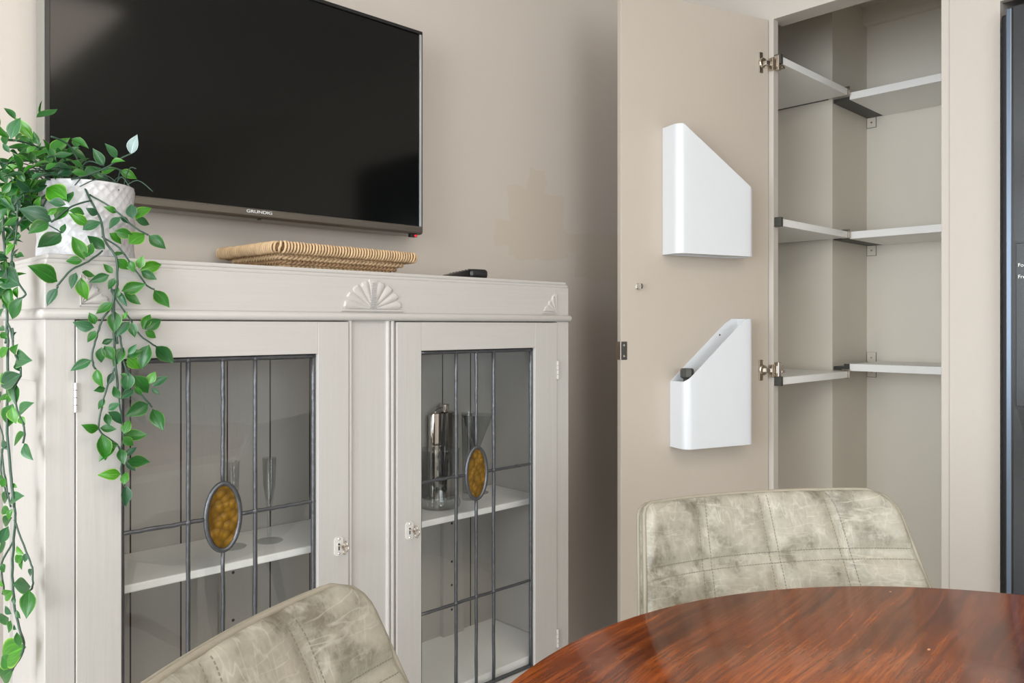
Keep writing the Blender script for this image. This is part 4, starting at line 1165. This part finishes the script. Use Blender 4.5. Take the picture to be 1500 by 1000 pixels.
# ---- bushy crown over the rim and at the left of the pot
VC = []
crown = [((20, 262), (70, 230)), ((110, 258), (150, 242)), ((60, 262), (20, 205)), ((100, 262), (75, 200)), ((80, 265), (20, 300)), ((70, 270), (45, 340)), ((60, 268), (5, 240)), ((90, 262), (10, 350))]
for a, b in crown:
    y0 = random.uniform(1.50, 1.58)
    A = Vector((PX + random.uniform(-.04, .0), PY + random.uniform(-.05, .02), CTOP + PH - .004))
    B = at(b[0], b[1], Y=y0 - .02)
    mid = (A + B) / 2 + Vector((0, 0, .025))
    o = vine([A, mid, B]); VC.append((o, spline([A, mid, B], 5)))
LK = [((135, 150), (60, 58)), ((42, 150), (82, 58)), ((30, 150), (-5, 100)), ((212, 212), (291, 140)), ((205, 208), (185, 153)), ((130, 187), (20, 197)), ((222, 228), (302, 218)), ((300, 245), (358, 278)), ((125, 160), (70, 140)), ((200, 240), (110, 200)), ((130, 240), (40, 230)), ((215, 250), (130, 262)), ((240, 250), (320, 240)),
 ((190, 280), (240, 250)), ((240, 300), (320, 280)), ((300, 290), (370, 300)), ((350, 300), (430, 268)), ((120, 290), (30, 260)), ((100, 300), (0, 310)), ((60, 330), (-10, 280)), ((80, 340), (170, 360)), ((120, 350), (40, 430)), ((70, 360), (20, 440)), ((150, 330), (100, 440)), ((60, 380), (0, 350)), ((30, 440), (-10, 500)), ((160, 260), (90, 290)), ((130, 320), (180, 290)), ((45, 300), (-5, 240)), ((420, 300), (490, 270)), ((460, 250), (520, 240)), ((380, 290), (440, 320)),
 ((80, 480), (10, 530)), ((85, 500), (150, 480)), ((80, 540), (20, 580)), ((75, 420), (130, 400)), ((30, 400), (-10, 420)), ((80, 450), (50, 380)), ((20, 480), (-5, 560)), ((60, 590), (20, 640)), ((250, 262), (180, 230)), ((275, 275), (220, 300)), ((330, 290), (290, 262)), ((70, 260), (10, 300)), ((160, 300), (120, 370)), ((20, 340), (50, 400)), ((90, 290), (60, 210)), ((110, 210), (150, 180)), ((40, 210), (10, 170)), ((180, 230), (130, 215)), ((410, 285), (355, 265)), ((20, 260), (60, 290)), ((130, 270), (190, 262)), ((10, 380), (50, 330)), ((20, 520), (60, 560)), ((60, 640), (90, 645))]
for b, t in LK:
    y0 = random.uniform(1.475, 1.56)
    B, T = at(*k1(*b), Y=y0), at(*k1(*t), Y=y0 + random.uniform(-.02, .02))
    o, q, dist = nearest(VC, B)
    put_leaf(o, B, T, face=(-.4, -.7, .6), rnd=.6)
mass = bmesh.new()
for i in range(210):
    ind = i < 70
    bx_, by_ = random.uniform(-6, 112), random.gauss(262, 40)
    if bx_ > 60 and by_ > 272: bx_ -= 56
    if by_ < 215 and bx_ > 60: by_ += 40
    by_ = min(by_, 330 - random.uniform(0, 30))
    if i >= 46 and ind: bx_, by_ = random.uniform(-8, 16), random.uniform(325, 440)
    y0 = random.uniform(1.50, 1.54) if ind else random.uniform(1.55, 1.62)
    a = random.uniform(0, 2 * PI); L = random.uniform(22, 36)
    B, T = at(bx_, by_, Y=y0), at(bx_ + L * math.cos(a), by_ + L * .7 * math.sin(a), Y=y0 + random.uniform(-.02, .02))
    o, q, dist = nearest(VS if by_ > 324 and ind else VC, B)
    lf = put_leaf(o, B, T, me=random.choice((LM[0], LM[3], LM[4], LM[5], LM[1])), face=(-.4, -.6, .7), rnd=.7)
    if not ind:
        tmp = lf.data.copy(); tmp.transform(wm(lf)); mass.from_mesh(tmp); bpy.data.meshes.remove(tmp)
        bpy.data.objects.remove(lf)
tag(obj('inner_foliage', mass, M_leaf, plant, smooth=True), kind='stuff')
print('LEAVES', sum(1 for o in bpy.data.objects if o.name.startswith('leaf')))
bm = bmesh.new()      # fine wiry stalks among the crown leaves
for i in range(46):
    A = Vector((PX + random.uniform(-.06, .05), PY + random.uniform(-.06, .03), CTOP + PH - .006))
    B = A + Vector((random.uniform(-.10, .05), random.uniform(-.05, .01), random.uniform(-.01, .035)))
    tube(bm, spline([A, (A + B) / 2 + Vector((0, 0, .018)), B], 4), .0010, 5)
tag(obj('wiry_stalks', bm, M_vine, plant, smooth=True), kind='stuff')

# ------------------------------------------------------------------ table
TC, TR, TZ = (.780, .050), .6044, .760
tb = empty('round_dining_table', (TC[0], TC[1], 0), 0, 'round dining table with glossy red-brown figured wood top', 'table')
bm = bmesh.new()
lathe(bm, [(.0001, -.024), (TR - .006, -.024), (TR - .0012, -.020), (TR, -.014), (TR, -.007), (TR - .001, -.0035), (TR - .003, -.0012)], (0, 0, TZ), 180)
obj('table_edge', bm, M_edgehighlight, tb, smooth=40, local=True)
bm = bmesh.new(); lathe(bm, [(.0001, -.003), (TR - .0032, -.003), (TR - .0030, -.0012), (TR - .0045, 0), (.0001, 0)], (0, 0, TZ), 180)
obj('tabletop', bm, M_wood, tb, smooth=40, local=True)
bm = bmesh.new(); lathe(bm, [(.30, -.026), (.30, -.045), (.10, -.06), (.05, -.12), (.045, -.30), (.06, -.42), (.05, -.55), (.08, -.60), (.08, -.64), (.0001, -.64)], (0, 0, TZ), 40)
obj('pedestal', bm, M_wood, tb, smooth=40, local=True)
for i in range(4):
    a = i * PI / 2 + .6
    c, s = math.cos(a), math.sin(a)
    bm = bmesh.new(); tube(bm, spline([(c * .05, s * .05, .17), (c * .2, s * .2, .13), (c * .34, s * .34, .05), (c * .40, s * .40, .021)], 5), .020, 10)
    obj('foot', bm, M_wood, tb, smooth=40, local=True)

# ------------------------------------------------------------------ chairs
BW, WRAP, REC, FLARE, ZT = .2472, .0459, .4068, .1657, .862
HT = .40
def backsurf(u, v, out=0.0):
    """u -1..1 across, v 0 top..1 bottom; out = offset along the outward (forward) normal"""
    h = HT * v
    half = BW + FLARE * h
    r = .016 if u > 0 else .043
    if h < r: half = half - r + math.sqrt(max(0, r * r - (r - h) ** 2))
    x = half * u * (1 - .06 * u * u)
    uu = abs(x) / (BW + FLARE * h)
    y = REC * h + WRAP * uu ** 2.2
    z = ZT - h
    # normal (0,1,rec) roughly, turned inwards at the wings
    nx = -math.copysign(1, x) * (WRAP * 2.2 * max(uu, 1e-4) ** 1.2) / BW
    n = Vector((nx, 1, REC)).normalized()
    return Vector((x, y, z)) + n * out
UB, VB = (-.5, 0, .5), (.255, .62)
def puff(u, v):
    """cushion height"""
    h = .015
    e = min(1, (1 - abs(u)) / .07) * min(1, v / .045)
    h *= math.sqrt(max(0, 1 - (1 - min(1, e)) ** 2))
    g = 1.0
    for s_ in UB:
        d = abs(u - s_) * BW
        g = min(g, max(0, (d - .006) / .030))
    for s_ in VB:
        d = abs(v - s_) * HT
        g = min(g, max(0, (d - .006) / .026))
    g = min(1, g); g = math.sin(g * PI / 2)
    return h * (.42 + .58 * g)
def make_chair(loc, rz, label):
    ch = empty('dining_chair', (loc[0], loc[1], 0), rz, label, 'chair', 'grey leather dining chairs at the table')
    if not CHM:
        NU, NV = 96, 72
        bm = bmesh.new()
        A, B = [], []
        for j in range(NV + 1):
            v = (j / NV) ** 1.25
            A.append([bm.verts.new(backsurf(-1 + 2 * i / NU, v, puff(-1 + 2 * i / NU, v))) for i in range(NU + 1)])
        for j in range(0, NV + 1):
            v = (j / NV) ** 1.25
            row = []
            for i in range(NU + 1):
                u = -1 + 2 * i / NU
                e = min(1, (1 - abs(u)) / .06) * min(1, v / .04)
                row.append(bm.verts.new(backsurf(u, v, -.012 - .010 * math.sqrt(max(0, 1 - (1 - e) ** 2)))))
            B.append(row)
        for j in range(NV):
            for i in range(NU):
                bm.faces.new((A[j][i], A[j][i + 1], A[j + 1][i + 1], A[j + 1][i]))
                bm.faces.new((B[j][i], B[j + 1][i], B[j + 1][i + 1], B[j][i + 1]))
        for i in range(NU):
            bm.faces.new((A[0][i], B[0][i], B[0][i + 1], A[0][i + 1])); bm.faces.new((A[NV][i + 1], B[NV][i + 1], B[NV][i], A[NV][i]))
        for j in range(NV):
            bm.faces.new((A[j][0], A[j + 1][0], B[j + 1][0], B[j][0])); bm.faces.new((A[j][NU], B[j][NU], B[j + 1][NU], A[j + 1][NU]))
        CHM['backrest'] = obj('backrest', bm, M_leather, ch, smooth=50, local=True)
        # piping on front and rear outline
        def outline(out):
            P = []
            for i in range(30): P.append(backsurf(-1, 1 - (i / 30) ** .8, out))
            for i in range(61): P.append(backsurf(-1 + 2 * i / 60, 0, out))
            for i in range(30): P.append(backsurf(1, ((i + 1) / 30) ** 1.2, out))
            return P
        bm = bmesh.new(); tube(bm, outline(.001), .0036, 8)
        CHM['piping'] = obj('piping', bm, M_pipe, ch, smooth=True, local=True)
        bm = bmesh.new(); tube(bm, outline(-.013), .0034, 8)
        obj('piping', bm, M_pipe, ch, smooth=True, local=True)
        # stitching
        bm = bmesh.new()
        def dash(u0, v0, u1, v1):
            a, b = backsurf(u0, v0, puff(u0, v0) + .0002), backsurf(u1, v1, puff(u1, v1) + .0002)
            t = b - a; m = a + t * .6
            n = Vector((0, 1, REC)).normalized(); s_ = t.cross(n).normalized() * .0007
            vs = [bm.verts.new(c) for c in (a - s_, m - s_, m + s_, a + s_, a - s_ * .5 + n * .0008, m - s_ * .5 + n * .0008, m + s_ * .5 + n * .0008, a + s_ * .5 + n * .0008)]
            for f in ((4, 5, 6, 7), (0, 1, 5, 4), (1, 2, 6, 5), (2, 3, 7, 6), (3, 0, 4, 7)): bm.faces.new([vs[k_] for k_ in f])
        for s_ in UB:
            for d in (-.034, .034):
                for i in range(80): dash(s_ + d, .015 + i / 82, s_ + d, .015 + (i + 1) / 82)
        for s_ in VB:
            for d in (-.021, .021):
                for i in range(96): dash(-.96 + 1.92 * i / 96, s_ + d, -.96 + 1.92 * (i + 1) / 96, s_ + d)
        tag(obj('stitching', bm, M_stitch, ch, local=True), kind='stuff')
        # seat pad
        bm = bmesh.new()
        yb = REC * HT
        N = 40
        rings = []
        for (k_, z) in ((.90, .43), (1, .445), (1, .475), (.95, .488), (.7, .492), (.3, .49)):
            ring = []
            for i in range(N):
                a = 2 * PI * i / N
                c, s = math.cos(a), math.sin(a)
                q = (abs(c) ** 4 + abs(s) ** 4) ** -.25
                ring.append(bm.verts.new((c * q * .245 * k_, yb + .215 + s * q * .225 * k_, z)))
            rings.append(ring)
        for a, b in zip(rings, rings[1:]):
            for i in range(N): bm.faces.new((a[i], a[(i + 1) % N], b[(i + 1) % N], b[i]))
        bm.faces.new(rings[0]); bm.faces.new(rings[-1])
        obj('seat', bm, M_leather, ch, smooth=50, local=True)
        obj('seat_frame', bx(-.17, .17, yb + .05, yb + .38, .405, .43, bev=.004), M_blackmatte, ch, local=True)
        for sx in (-1, 1):
            for fy_ in (0, 1):
                bm = bmesh.new()
                x, y = sx * .15, yb + (.07 if fy_ == 0 else .36)
                tube(bm, [(x, y, .41), (sx * .215, y + (-.07 if fy_ == 0 else .05), .001)], [.016, .010], 12)
                obj('leg', bm, M_blackmatte, ch, smooth=40, local=True)
        CHM['root'] = ch
    else:
        for c in list(CHM['root'].children):
            d = c.copy(); COL.objects.link(d); d.parent = ch
    return ch
CHM = {}
make_chair((1.2504, .6855), 2.6115, 'quilted grey leather dining chair behind the table, before the open cupboard')
make_chair((.2766, .6882), 3.6897, 'quilted grey leather dining chair in front of the left leaded door')
